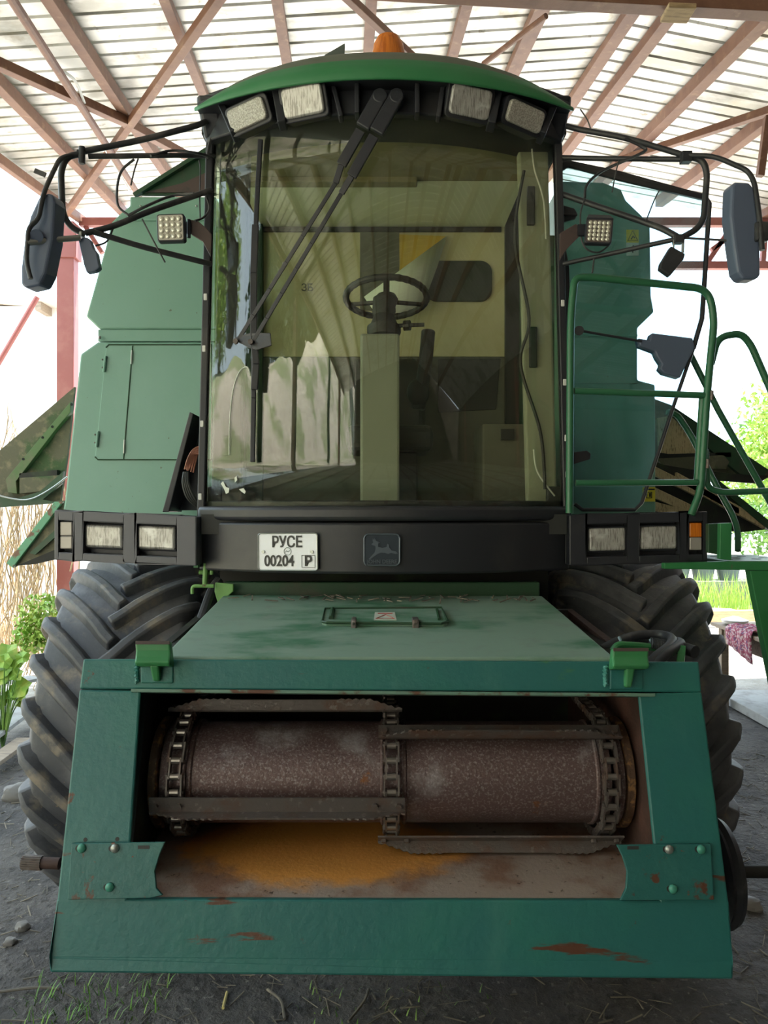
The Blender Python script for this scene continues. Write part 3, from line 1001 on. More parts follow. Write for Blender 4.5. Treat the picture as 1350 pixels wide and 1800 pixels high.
# steering column, wheel
colm = part(MB().bb((-0.115, 3.72, 1.98), (0.075, 3.95, 2.865)), 'steering_column', 'column', bevel=0.012)
part(MB().lathe((0.0, 3.86, 2.88), (0, 0.12, 1), [(0, 0.075), (0.02, 0.085), (0.05, 0.085), (0.06, 0.07), (0.11, 0.05), (0.13, 0.06), (0.20, 0.055), (0.215, 0.03)], 24), 'column_head', 'cabdark', colm, smooth=True)
part(MB().cyl((0.06, 3.84, 2.93), (0.20, 3.82, 2.93), 0.010, 10).cyl((0.10, 3.84, 2.93), (0.13, 3.83, 2.93), 0.026, 12), 'control_lever', 'cabdark', colm)
sw = MB()
wc, wr = Vector((0.012, 3.90, 3.085)), 0.205
Rw = Matrix.Rotation(radians(-13), 3, 'X')
ring = [wc + Rw @ Vector((wr * cos(2 * pi * k / 64), wr * sin(2 * pi * k / 64), 0)) for k in range(64)]
sw.tube(ring, [0.0155 + 0.0025 * (k % 2) for k in range(64)], 10, closed=True)
for a in (20, 160, 270):
    e = wc + Rw @ Vector((wr * cos(radians(a)), wr * sin(radians(a)), 0))
    sw.beam(wc + Rw @ Vector((0, 0, -0.02)), e, 0.030, 0.014)
sw.lathe(wc, Rw @ Vector((0, 0, 1)), [(-0.05, 0.045), (-0.01, 0.06), (0.01, 0.05)], 20)
part(sw, 'steering_wheel', 'cabdark', smooth=True)
# operator seat behind the column
seat = part(MB().bb((-0.20, 4.02, 2.32), (0.26, 4.45, 2.46)), 'operator_seat', 'cabdark', bevel=0.04, seg=3)
part(MB().box((0.02, 4.47, 2.66), (0.44, 0.12, 0.46), Matrix.Rotation(radians(-8), 3, 'X')), 'seat_back', 'cabdark', seat, bevel=0.04, seg=3)
part(MB().bb((-0.12, 4.1, 1.98), (0.18, 4.4, 2.32)), 'seat_base', 'cabdark', seat, bevel=0.01)
ar = MB().tube(smooth_path([W(753, 580, 3.98), W(748, 640, 3.98), W(735, 720, 4.02)], 0.05), [0.036] * 9, 12)
part(ar, 'armrest', 'cabdark', seat, bevel=0.01)
part(MB().ball(W(735, 690, 4.0), 0.06, sc=(1, .8, 1.2)), 'control_handle', 'cabdark', seat, smooth=True)
# loose cables down the right pillar
for pts, mt, r in ((((921, 300), (905, 420), (930, 560), (915, 640), (950, 760), (958, 860)), 'cabdark', 0.008), (((938, 790), (945, 830), (975, 872)), 'white', 0.004), (((935, 262), (940, 300), (955, 350), (960, 420)), 'white', 0.004)):
    part(MB().tube(spline([W(u, v, 3.58) for u, v in pts]), r, 6), 'loose_cable', mt, smooth=True)

# ---------------------------------------------------------------- plate and emblem on the band
def band_pt(u, v, off=0.0):
    lo, hi = 2.8, 3.9
    R = (0.846 ** 2 + SAG ** 2) / (2 * SAG)
    for _ in range(50):
        D = (lo + hi) / 2
        p = W(u, v, D)
        if D < 3.262 + R - sqrt(R * R - p.x * p.x) - off: lo = D
        else: hi = D
    return W(u, v, lo)


p = band_pt(505.5, 970, 0.016)
R = frame_at(p, 0.846) @ Matrix.Rotation(radians(-0.8), 3, 'Y')
PW, PH = 0.276, 0.160
pl = part(MB().prism([R @ q + p for q in rrect(PW, PH, 0.012)], R @ Vector((0, 0.006, 0))), 'number_plate', 'plate', bevel=0.0015)
rimp = [R @ (q * 0.985) + p + R @ Vector((0, -0.001, 0)) for q in rrect(PW, PH, 0.012)]
part(MB().tube(rimp, 0.0028, 6, closed=True), 'plate_rim', 'bolt', pl)
rt, up = R @ Vector((1, 0, 0)), R @ Vector((0, 0, 1))
fw = R @ Vector((0, -0.002, 0))
text_mesh('lettering', 'РУСЕ', 0.066, M['ink'], pl, p + fw + rt * -0.002 + up * 0.040, rt, up, 0.001, 0.84, weight=0.0012)
text_mesh('lettering', '00204', 0.066, M['ink'], pl, p + fw + rt * -0.039 + up * -0.041, rt, up, 0.001, 0.84, weight=0.0012)
text_mesh('lettering', 'Р', 0.058, M['ink'], pl, p + fw + rt * 0.095 + up * -0.041, rt, up, 0.001, 1.0, weight=0.0022)
part(MB().tube([p + fw + rt * (0.095 + a) + up * (-0.041 + b) for a, b in ((-0.03, -0.026), (0.03, -0.026), (0.03, 0.026), (-0.03, 0.026))], 0.0012, 6, closed=True), 'letter_box', 'ink', pl)
part(MB().tube([p + fw + rt * (0.016 * cos(k * pi / 12)) + up * (0.002 + 0.016 * sin(k * pi / 12)) for k in range(24)], 0.0014, 6, closed=True)
     .tube([p + fw + rt * a + up * (0.002 + b) for a, b in ((-0.010, -0.004), (-0.004, 0.003), (0.002, -0.002), (0.010, 0.004))], 0.0016, 6), 'seal_stamp', 'bolt', pl)
for a in (-1, 1):
    c = p + rt * (a * 0.112) + fw
    part(MB().cyl(c, c + R @ Vector((0, -0.004, 0)), 0.007, 14), 'screw', 'bolt', pl)

p = band_pt(671.5, 966.5, 0.012)
EWd, EHt = 0.158, 0.140
R = frame_at(p, 0.846)
rt, up = R @ Vector((1, 0, 0)), R @ Vector((0, 0, 1))
em = part(MB().prism([R @ q + p for q in rrect(EWd, EHt, 0.022, 6)], R @ Vector((0, 0.014, 0))), 'emblem', 'emblem', bevel=0.003)
part(MB().tube([R @ q + p for q in rrect(EWd - 0.008, EHt - 0.008, 0.02, 6)], 0.004, 8, closed=True), 'emblem_rim', 'emblem_hi', em)
DEER = [(1042, 172), (1058, 156), (1052, 142), (1055, 122), (1064, 140), (1070, 118), (1080, 142), (1094, 150), (1112, 157), (1097, 167), (1096, 192), (1130, 200), (1164, 193), (1170, 168), (1182, 172), (1186, 198), (1206, 222), (1238, 228), (1254, 244), (1238, 249), (1200, 240), (1178, 248), (1150, 240), (1120, 238), (1095, 247), (1062, 270), (1032, 294), (1020, 291), (1046, 262), (1068, 238), (1076, 210), (1075, 184), (1058, 180)]
k = EWd / 300.0
dp = [p + rt * ((x - 1128) * k) + up * (-(y - 216) * k) for x, y in DEER]
part(MB().prism([q + R @ Vector((0, -0.0045, 0)) for q in dp], R @ Vector((0, 0.005, 0))), 'deer_relief', 'emblem_hi', em)
text_mesh('lettering', 'JOHN DEERE', 0.0225, M['emblem_hi'], em, p + up * -0.0505 + R @ Vector((0, -0.002, 0)), rt, up, 0.002, 0.98, weight=0.0004)

# ---------------------------------------------------------------- headlight units beside the band
def px_rect(u0, v0, u1, v1, Y, dv=0.0):
    return [W(u0, v0, Y), W(u1, v0 + dv, Y), W(u1, v1 + dv, Y), W(u0, v1, Y)]


def light_unit(name, mt, outer, holes, lamps, ind, Y, ind_mat):
    (ul, vl, ur, vr, h) = outer      # top left, top right pixel and pixel height

    def q(u, f):
        t = (u - ul) / (ur - ul)
        return W(u, vl + (vr - vl) * t + h * f, Y)
    m = MB()

    def plate(u0, u1, f0, f1, y0=0.0, y1=0.07):
        m.prism([q(u0, f0) + Vector((0, y0, 0)), q(u1, f0) + Vector((0, y0, 0)), q(u1, f1) + Vector((0, y0, 0)), q(u0, f1) + Vector((0, y0, 0))], (0, y1 - y0, 0))
    edges = sorted([ul] + [e for hh in holes for e in hh] + [ur])
    for i in range(0, len(edges) - 1, 2):
        plate(edges[i], edges[i + 1], 0.0, 1.0)
    for (a, b) in holes:
        plate(a, b, 0.0, 0.20)
        plate(a, b, 0.84, 1.0)
    plate(ul, ur, 0.0, 1.0, 0.075, 0.22)
    unit = part(m, name, mt, bevel=0.005)
    for (a, b, c, d) in lamps:
        hs = MB().prism(px_rect(a - 3, b - 3, c + 3, d + 3, Y + 0.03, (vr - vl) / (ur - ul) * (c - a)), (0, 0.05, 0))
        lm = part(hs, 'headlight', 'black', unit, bevel=0.006)
        ps = px_rect(a, b, c, d, Y + 0.018, (vr - vl) / (ur - ul) * (c - a))
        ln = part(MB().prism(ps, (0, 0.03, 0)), 'headlight_lens', 'lens', unit, bevel=0.010, seg=3)
    a, b, c, d = ind
    mid = b + (d - b) * 0.52
    part(MB().prism(px_rect(a, b, c, mid, Y + 0.006), (0, 0.05, 0)), 'turn_signal', ind_mat, unit, bevel=0.005)
    part(MB().prism(px_rect(a, mid + 0.5, c, d, Y + 0.006), (0, 0.05, 0)), 'marker_light', 'smoky', unit, bevel=0.005)
    return unit


light_unit('headlight_housing', 'lit_plastic', (95, 897, 345, 908, 87), [(102, 129), (145, 218), (238, 311)],
           [(149, 922, 215, 961), (241, 924, 307, 964)], (105, 917, 127, 965), 3.40, 'smoky')
light_unit('headlight_housing', 'black', (1001, 905, 1244, 899, 89), [(1031, 1103), (1123, 1195), (1209, 1236)],
           [(1035, 929, 1100, 969), (1126, 926, 1190, 966)], (1212, 919, 1234, 967), 3.42, 'amber')
part(MB().bb(W(348, 925, 3.47), W(361, 992, 3.70)), 'frame_bracket', 'green')

# ---------------------------------------------------------------- green body panels behind the cab
TY = 4.30


def body_panel(name, poly, Y, depth, mt, **k):
    return part(MB().prism([W(u, v, Y) for u, v in poly], (0, depth, 0)), name, mt, **k)


lowp = body_panel('side_panel', [(108, 914), (113, 880), (141, 622), (171, 601), (380, 601), (380, 914)], TY, 0.9, 'tank', bevel=0.012)
body_panel('panel_rail', [(172, 600), (172, 579), (380, 579), (380, 600)], TY + 0.02, 0.9, 'tank', bevel=0.004)
upp = body_panel('grain_tank', [(174, 578), (151, 556), (186, 430), (195, 391), (210, 376), (228, 361), (228, 345), (380, 345), (380, 578)], TY + 0.01, 2.4, 'tank', bevel=0.010)
# tank rim seam and bolts
part(MB().beam(W(205, 386, TY), W(380, 386, TY), 0.01, 0.012), 'panel_seam', 'tank', upp)
for u in (247, 300, 345):
    part(MB().ball(W(u, 362, TY), 0.006, 8, 6), 'bolt', 'bolt', upp)
part(MB().ball(W(175, 593, TY), 0.010, 8, 6), 'bolt', 'bolt', upp)
# raised flap of the tank extension
body_panel('tank_extension_flap', [(236, 343), (275, 318), (365, 262), (380, 262), (380, 343)], TY + 0.10, 0.02, 'darkgreen', bevel=0.003)
part(MB().beam(W(236, 344, TY + .08), W(378, 255, TY + .08), 0.022, 0.03, up=(0, 1, 0)), 'flap_edge', 'darkgreen')
part(MB().prism([W(u, v, TY + .09) for u, v in ((255, 338), (320, 322), (378, 296), (378, 338))], (0, 0.015, 0)), 'flap_rib', 'brown_bracket')
# access door in the left panel: raised outline, hinges, slot seam
Yd = TY - 0.004
dpoly = [(186, 611), (191, 606), (372, 606), (372, 808), (172, 808), (167, 803)]
door = part(MB().prism([W(u, v, Yd) for u, v in dpoly], (0, 0.02, 0)), 'access_door', 'tank', bevel=0.004)
ln = MB().tube([W(u, v, Yd - 0.001) for u, v in dpoly[::-1]], 0.0042, 6)
part(ln, 'door_seal', 'darkgreen', door)
part(MB().tube([W(233, 608, Yd - .001), W(217, 808, Yd - .001)], 0.0035, 6), 'door_seam', 'darkgreen', door)
for (u, v) in ((184, 640), (171, 772)):
    part(MB().cyl(W(u + 1.5, v - 14, Yd - .008), W(u - 1.5, v + 14, Yd - .008), 0.0075, 10), 'hinge', 'tank', door)
    for dv in (-8, 6):
        part(MB().ball(W(u - 4, v + dv, Yd), 0.005, 8, 6), 'hinge_bolt', 'steel', door)
for (u, v) in ((232, 628), (219, 785)):
    part(MB().cyl(W(u, v - 12, Yd - .004), W(u - 1, v + 12, Yd - .004), 0.006, 8), 'hinge', 'bolt', door)

# right hand body behind the open door
rb = [(985, 318), (1060, 320), (1092, 332), (1101, 352), (1128, 378), (1143, 398), (1145, 520), (1150, 548), (1121, 576), (1121, 668), (1152, 676), (1153, 912), (985, 912)]
rtank = body_panel('grain_tank', rb, TY, 2.2, 'tank', bevel=0.010)
for (v0) in (590, 672):
    part(MB().beam(W(1000, v0, TY - .004), W(1120, v0, TY - .004), 0.012, 0.012), 'panel_seam', 'tank', rtank)
# warning labels
for (c, kind) in (((1112, 415), 0), ((1112, 438), 1)):
    q = W(c[0], c[1], TY - 0.004)
    if kind == 0:
        lab = part(MB().prism([q + Vector((-0.034, 0, -0.036)), q + Vector((0.034, 0, -0.036)), q + Vector((0.034, 0, 0.036)), q + Vector((-0.034, 0, 0.036))], (0, 0.003, 0)), 'warning_label', 'yellow', rtank)
        part(MB().tube([q + Vector((-0.028, -0.002, -0.026)), q + Vector((0.028, -0.002, -0.026)), q + Vector((0, -0.002, 0.03))], 0.002, 6, closed=True)
             .tube([q + Vector((-.008, -.002, -.018)), q + Vector((0.002, -.002, 0)), q + Vector((0.012, -.002, -.012))], 0.003, 6), 'warning_print', 'ink', lab)
    else:
        lab = part(MB().prism([q + Vector((-0.034, 0, -0.036)), q + Vector((0.034, 0, -0.036)), q + Vector((0.034, 0, 0.036)), q + Vector((-0.034, 0, 0.036))], (0, 0.003, 0)), 'warning_label', 'paper', rtank)
        part(MB().tube([q + Vector((0, -.002, -.02)), q + Vector((0.003, -.002, .02))], 0.004, 6), 'warning_print', 'ink', lab)
q = W(1141, 869, TY - 0.01)
lab = part(MB().prism([q + Vector((-0.034, 0, -0.040)), q + Vector((0.034, 0, -0.040)), q + Vector((0.034, 0, 0.040)), q + Vector((-0.034, 0, 0.040))], (0, 0.008, 0)), 'warning_label', 'yellow')
part(MB().tube([q + Vector((-.014, -.002, -.02)), q + Vector((.014, -.002, -.02)), q + Vector((.014, -.002, .012)), q + Vector((-.014, -.002, .012))], 0.003, 6, closed=True)
     .beam(q + Vector((0.004, -.002, -.014)), q + Vector((.004, -.002, .008)), 0.008, 0.003, up=(0, 1, 0))
     .beam(q + Vector((-.03, -.002, .028)), q + Vector((.03, -.002, .028)), 0.003, 0.008), 'warning_print', 'ink', lab)

# main body and underbody block that closes the view between the wheels
ub = part(MB().bb((-0.80, 3.75, 1.35), (0.80, 8.2, 1.90)), 'body_shell', 'dark')
part(MB().bb((-1.0, 5.15, 1.35), (1.0, 8.6, 3.55)).bb((-0.90, 4.75, 1.35), (0.90, 5.2, 3.5)).bb((0.80, 4.45, 2.0), (1.02, 4.75, 3.6)).bb((-1.02, 4.45, 2.0), (-0.82, 4.75, 3.6)), 'threshing_body', 'darkgreen')
part(MB().bb((-0.98, 4.10, 0.72), (0.98, 4.40, 1.05)), 'drive_axle', 'dark', bevel=0.02)
part(MB().bb((-0.80, 4.45, 0.45), (0.80, 5.2, 1.36)), 'cleaning_shoe', 'dark')
part(MB().bb((-0.72, 3.455, 1.615), (0.70, 3.52, 1.685)), 'front_rail', 'darkgreen', bevel=0.006)
part(MB().prism([W(u, v, 3.40) for u, v in ((378, 1024), (410, 1027), (410, 1040), (400, 1048), (383, 1062), (377, 1040))], (0, 0.02, 0)), 'mount_bracket', 'lightgreen', bevel=0.003)
part(MB().tube(smooth_path([W(338, 1044, 3.38), W(338, 1030, 3.38), W(376, 1030, 3.38)], 0.02), 0.008, 8), 'hook_rod', 'lightgreen', smooth=True)
part(MB().tube([W(362, 990, 3.5), W(360, 1030, 3.5)], 0.012, 8).tube([W(350, 1006, 3.52), W(372, 1006, 3.52)], 0.01, 8).tube([W(372, 995, 3.5), W(372, 1010, 3.5)], 0.008, 8), 'linkage', 'lightgreen')
part(MB().tube(spline([W(385, 1020, 3.5), W(372, 1040, 3.45), W(352, 1095, 3.3), W(340, 1130, 3.2)]), 0.022, 10), 'side_hose', 'hose', smooth=True)

# slanting black cover with wiring by the cab's left edge
Yc = 3.95
wcov = part(MB().prism([W(u, v, Yc) for u, v in ((285, 900), (333, 724), (340, 727), (297, 900))], (0, 0.25, 0))
            .prism([W(u, v, Yc + 0.2) for u, v in ((290, 897), (336, 730), (362, 738), (362, 897))], (0, 0.02, 0)), 'slanted_cover', 'black', bevel=0.004)
for k in range(9):
    c = [W(325 + k * 1.8 + random.uniform(-1, 1), 828 + random.uniform(-4, 3), Yc - .02), W(330 + k * 2.2, 806 - k, Yc - .03 + k * .004), W(340 + k * 2.0, 790 + k * 1.5, Yc - .02), W(358, 782 + k * 3, Yc)]
    part(MB().tube(spline(c), 0.004, 6), 'wire', 'wire', wcov, smooth=True)
for k in range(4):
    c = [W(324 + 2 * k, 830, Yc - .02), W(322 + k * 3, 850, Yc - .04), W(330 + k * 4, 875, Yc - .03), W(350 + k * 2, 893, Yc)]
    part(MB().tube(spline(c), 0.008, 6), 'wire', 'cabdark', wcov, smooth=True)

# ---------------------------------------------------------------- swung-up side shields
def shield(name, polys, parent=None):
    pass


sh = body_panel('side_shield', [(-60, 842), (131, 680), (118, 800), (105, 884), (-60, 892)], 5.25, 0.03, 'shield')
for poly in ([(10, 842), (124, 706), (124, 724), (100, 752), (28, 846), (30, 868), (14, 866)],):
    part(MB().prism([W(u, v, 5.20) for u, v in poly], (0, 0.05, 0)), 'shield_rib', 'shieldrib', sh, bevel=0.003)
part(MB().prism([W(u, v, 5.20) for u, v in ((34, 832), (100, 826), (100, 836), (34, 840))], (0, 0.05, 0)), 'shield_rib', 'dark', sh)
part(MB().prism([W(u, v, 5.19) for u, v in ((34, 840), (104, 835), (90, 862), (34, 868))], (0, 0.05, 0)), 'shield_rib', 'shield', sh, bevel=0.003)
part(MB().prism([W(u, v, 5.17) for u, v in ((-60, 880), (-20, 872), (30, 876), (70, 864), (112, 828), (108, 850), (75, 878), (106, 884), (-60, 896))], (0, 0.03, 0)), 'shield_edge', 'darkgreen', sh)
part(MB().tube(spline([W(u, v, 5.14) for u, v in ((-30, 860), (10, 874), (50, 878), (85, 862), (118, 838))]), 0.006, 6), 'pull_cord', 'bolt', sh)
for u, v in ((126, 711), (92, 750), (75, 769), (41, 807)):
    part(MB().cyl(W(u, v, 5.195), W(u, v, 5.21), 0.009, 10), 'bolt_hole', 'cabdark', sh)
s2 = body_panel('lower_shield', [(11, 990), (98, 880), (112, 880), (112, 960), (22, 998)], 4.95, 0.03, 'shield')
part(MB().prism([W(u, v, 4.92) for u, v in ((11, 990), (95, 882), (110, 882), (22, 998))], (0, 0.03, 0)), 'shield_lip', mat('chipped_green_paint', (0.12, 0.33, 0.20), 0.5, 0, [((0.17, 0.085, 0.055), 10, 0.52, 0.58)]), s2, bevel=0.003)
part(MB().prism([W(u, v, 4.925) for u, v in ((30, 994), (112, 960), (112, 980), (60, 992))], (0, 0.02, 0)), 'shield_edge', 'dark', s2)
part(MB().prism([W(u, v, 4.92) for u, v in ((52, 972), (104, 925), (106, 936), (62, 975))], (0, 0.02, 0)), 'shield_rib', 'darkgreen', s2)

sr = body_panel('side_shield', [(1120, 690), (1180, 712), (1350, 826), (1356, 836), (1332, 850), (1240, 842), (1160, 836), (1120, 760)], 5.3, 0.03, 'shield')
part(MB().prism([W(u, v, 5.26) for u, v in ((1155, 735), (1182, 730), (1234, 800), (1160, 802))], (0, 0.03, 0)), 'shield_liner', 'straw', sr)
part(MB().prism([W(u, v, 5.24) for u, v in ((1180, 712), (1352, 826), (1338, 843), (1300, 833), (1255, 796), (1230, 775), (1178, 728))], (0, 0.04, 0)), 'shield_edge', 'darkgreen', sr, bevel=0.003)
part(MB().prism([W(u, v, 5.24) for u, v in ((1155, 795), (1175, 798), (1285, 795), (1285, 803), (1170, 806), (1155, 812))], (0, 0.03, 0)), 'shield_rib', 'dark', sr)
part(MB().prism([W(u, v, 5.23) for u, v in ((1155, 806), (1272, 800), (1282, 812), (1276, 824), (1170, 825))], (0, 0.03, 0)), 'shield_rib', 'shield', sr)
part(MB().prism([W(u, v, 5.22) for u, v in ((1155, 815), (1220, 826), (1305, 834), (1350, 836), (1335, 850), (1220, 842), (1155, 838))], (0, 0.03, 0)), 'shield_edge', 'dark', sr)
# straw-coloured slatted ramp below it
rp = body_panel('slatted_shield', [(1150, 810), (1168, 818), (1310, 886), (1352, 930), (1300, 936), (1150, 905)], 5.05, 0.04, 'dark')
for (a, b, c, d, w) in ((1152, 828, 1232, 868, 8), (1190, 838, 1345, 922, 8), (1152, 866, 1215, 896, 9), (1152, 890, 1200, 902, 8), (1214, 852, 1300, 900, 7)):
    part(MB().prism([W(u, v, 5.0) for u, v in ((a, b - w), (c, d - w), (c, d + w), (a, b + w))], (0, 0.04, 0)), 'slat', 'straw', rp, bevel=0.003)
part(MB().prism([W(u, v, 4.99) for u, v in ((1240, 835), (1256, 838), (1352, 915), (1352, 932), (1320, 905))], (0, 0.04, 0)), 'shield_edge', 'darkgreen', rp)

# ---------------------------------------------------------------- drive wheels
def tyre(xc, side, name='drive_wheel'):
    """side = -1 for the wheel on the photo's left; x grows to the right."""
    Yc, Zc, w = 4.22, 0.885, 0.335
    prof = [(-0.75, .40), (-0.95, .50), (-1.03, .62), (-1.02, .72), (-0.97, .785), (-0.90, .815), (-0.6, .832), (-0.2, .840), (0.2, .840), (0.6, .832), (0.90, .815), (0.97, .785), (1.02, .72), (1.03, .62), (0.95, .50), (0.75, .40)]
    m = MB()
    m.lathe((xc, Yc, Zc), (1, 0, 0), [(a * w, r) for a, r in prof], 80, cap=False)
    # lug centre line over crown and shoulder
    half = [(0.0, .838), (0.3, .838), (0.6, .832), (0.88, .817), (0.99, .775), (1.03, .70), (1.035, .64)]

    def surf(s):
        k = max(0.0, min(s, 0.9999)) * (len(half) - 1)
        i = int(k)
        f = k - i
        return half[i][0] * (1 - f) + half[i + 1][0] * f, half[i][1] * (1 - f) + half[i + 1][1] * f

    def pos(row, s, ph):
        a, r = surf(abs(s))
        a = a * row if s >= 0 else -a * row
        return Vector((xc + a * w, Yc - r * sin(ph), Zc + r * cos(ph))), a

    n = 25
    K = 12
    for row in (-1, 1):
        for q in range(n):
            ph0 = 2 * pi * (q + (0.5 if row > 0 else 0.0)) / n
            L = []
            for j in range(K + 1):
                s = -0.03 + 0.99 * j / K if j else -0.03
                ph = ph0 + 0.43 * (1 - max(s, 0) ** 0.85 / 0.66) if s < 0.66 else ph0 - 0.02 * (s - 0.66)
                L.append((s, ph))
            vs = []
            for j, (s, ph) in enumerate(L):
                P, a = pos(row, s, ph)
                P0, _ = pos(row, L[max(j - 1, 0)][0], L[max(j - 1, 0)][1])
                P1, _ = pos(row, L[min(j + 1, K)][0], L[min(j + 1, K)][1])
                T = (P1 - P0).normalized()
                rad = Vector((0, -sin(ph), cos(ph)))
                f = max(0.0, min(1.0, (abs(a) - 0.80) / 0.24))
                N = (rad * (1 - 0.85 * f) + Vector((row, 0, 0)) * (0.95 * f)).normalized()
                B = N.cross(T).normalized()
                h = 0.050 * (1.0 if s < 0.72 else max(0.25, 1 - (s - 0.72) * 2.6))
                tw, bw = 0.022, 0.042
                vs += [P - B * bw - N * 0.012, P - B * tw + N * h, P + B * tw + N * h, P + B * bw - N * 0.012]
            fs = []
            for j in range(K):
                b0, b1 = j * 4, j * 4 + 4
                for e in range(3):
                    fs.append((b0 + e, b0 + e + 1, b1 + e + 1, b1 + e))
            fs.append((0, 3, 2, 1))
            fs.append((K * 4, K * 4 + 1, K * 4 + 2, K * 4 + 3))
            m.add(vs, fs)
    o = part(m, 'drive_tyre', 'rubber', bevel=0.009, smooth=True, angle=50)
    part(MB().lathe((xc, Yc, Zc), (1, 0, 0), [(-0.8 * w, .41), (-0.7 * w, .40), (-0.5 * w, .30), (-0.1 * w, .28), (-0.1 * w, .12), (0.1 * w, .12), (0.1 * w, .28), (0.5 * w, .30), (0.7 * w, .40), (0.8 * w, .41)], 48), 'wheel_rim', mat('yellow_rim_paint', (0.55, 0.40, 0.05), 0.5) if side < 0 else M['dark'], o)
    part(MB().cyl((xc - 0.12, Yc, Zc), (xc + 0.12, Yc, Zc), 0.11, 20), 'hub', 'dark', o)
    return o


tyre(-1.262, -1)
tyre(1.228, 1)

# ---------------------------------------------------------------- feeder house
FS = 0.2917


def FP(u, v, off=0.0):
    """Point on the feeder's slanted front face (off = metres in front of it)."""
    dx, dz = (u - CX) / F_PX, (CY - v) / F_PX
    Y = (2.2 + FS * (2.0 - 0.672)) / (1 - FS * dz)
    p = Vector((dx * Y, Y, 2 + dz * Y))
    return p + FN * off


FN = Vector((0, -1, FS)).normalized()          # outward normal of the face
FN = Vector((0, -1.0, FS)) / sqrt(1 + FS * FS)


def face_plate(name, poly, thick, mt, off=0.0, parent=None, **k):
    k.setdefault('bevel', 0.006)
    return part(MB().prism([FP(u, v, off) for u, v in poly], -FN * thick), name, mt, parent, **k)


face_plate('top_bar', [(146, 1158), (1229, 1163), (1234, 1217), (139, 1211)], 0.09, 'teal')
face_plate('top_bar_lip', [(232, 1211), (1150, 1219), (1150, 1225), (232, 1217)], 0.05, mat('worn_lip', (0.12, 0.22, 0.17), 0.5, 0, [(RUST, 12, 0.5, 0.6)]), 0.012, bevel=0.002)
lpost = face_plate('side_post', [(139, 1212), (247, 1214), (222, 1590), (99, 1590)], 0.014, 'teal')
rpost = face_plate('side_post', [(1122, 1219), (1234, 1216), (1282, 1590), (1160, 1590)], 0.014, 'teal')
# bottom plate: front sheet with a folded lower lip
bp = MB()
bp.prism([FP(u, v) for u, v in ((99, 1580), (1282, 1583), (1288, 1690), (88, 1682))], -FN * 0.06)
bp.prism([FP(88, 1682), FP(1288, 1690), FP(1291, 1723, -0.007), FP(85, 1711, -0.007)], -FN * 0.05)
part(bp, 'bottom_plate', 'teal', bevel=0.006)
lat = face_plate('latch_plate', [(129, 1481), (292, 1479), (283, 1500), (274, 1530), (277, 1560), (288, 1572), (265, 1577), (122, 1580)], 0.012, 'tealworn', 0.014, bevel=0.002)
lat2 = face_plate('latch_plate', [(1082, 1484), (1246, 1482), (1252, 1580), (1088, 1581), (1098, 1560), (1100, 1530), (1092, 1504)], 0.012, 'tealworn', 0.014, bevel=0.002)
for par, pts in ((lat, ((147, 1490, 'tealbolt'), (205, 1490, 'bolt'), (196, 1558, 'tealbolt'))), (lat2, ((1173, 1492, 'bolt'), (1229, 1492, 'tealbolt'), (1180, 1561, 'tealbolt')))):
    for (u, v, mt) in pts:
        c = FP(u, v, 0.015)
        part(MB().ball(c, 0.0135, 16, 10, (1, 0.75, 1)), 'dome_bolt', mt, par, smooth=True)
        c2 = FP(u - 6, v, 0.0145)
        part(MB().cyl(c2, c2 + FN * 0.001, 0.009, 12), 'slot_hole', 'cabdark', par)
for (u, v) in ((255, 1488), (1110, 1489)):
    part(MB().prism([FP(u - 10, v - 3, 0.0152), FP(u + 10, v - 3, 0.0152), FP(u + 10, v + 3, 0.0152), FP(u - 10, v + 3, 0.0152)], -FN * 0.001), 'slot_hole', 'cabdark', lat if u < 600 else lat2)
for (u, v) in ((150, 1476), (206, 1475)):
    part(MB().cyl(FP(u, v, 0.001), FP(u, v, -0.001), 0.006, 10), 'slot_hole', 'cabdark', lpost)
# hooks that carried the header
for (u0, u1, v0, v1, v2, mt) in ((246, 307, 1130, 1173, 1201, 'green'), (1069, 1132, 1142, 1178, 1212, 'green')):
    hk = MB()
    a, b = FP(u0, v1, 0.055), FP(u1, v1, 0.055)
    prof = [(0.048, v1), (0.060, v1 - 5), (0.050, v1 - 16), (0.046, v0 + 16), (0.052, v0 + 4), (0.050, v0), (0.022, v0), (0.0, v1)]
    hk.prism([FP(u0, v, o) for o, v in prof], FP(u1, v1, 0.055) - FP(u0, v1, 0.055))
    h = part(hk, 'header_hook', mt, bevel=0.006)
    part(MB().prism([FP(u0 + 2, v1 - 2, 0.006), FP(u1 - 2, v1 - 2, 0.006), FP(u1 - 2, v2, 0.006), FP(u0 + 2, v2, 0.006)], -FN * 0.01), 'hook_plate', 'teal', h, bevel=0.004)
    um = (u0 + u1) / 2 + 1
    part(MB().prism([FP(um - 8, v1 - 2, 0.045), FP(um + 8, v1 - 2, 0.045), FP(um + 6, v2 - 3, 0.02), FP(um - 6, v2 - 3, 0.02)], -FN * 0.03), 'hook_gusset', 'green', h, bevel=0.006)
    part(MB().prism([FP(u0 + 1, v0 + 6, 0.0525), FP(u1 - 1, v0 + 6, 0.0525), FP(u1 - 1, v0, 0.0520), FP(u0 + 1, v0, 0.0520)], -FN * 0.004), 'worn_edge', 'brown_bracket', h, bevel=0.001)
    part(MB().tube([FP(u0 - 5 + 1.5 * sin(k * 2.1), v1 - 8 + k * 2, 0.002) for k in range(19)], [0.007 + 0.0018 * sin(k * 1.7) for k in range(19)], 8), 'weld_bead', 'teal' if u0 < 500 else mat('pale_weld', (0.06, 0.25, 0.22), 0.5), h, smooth=True)

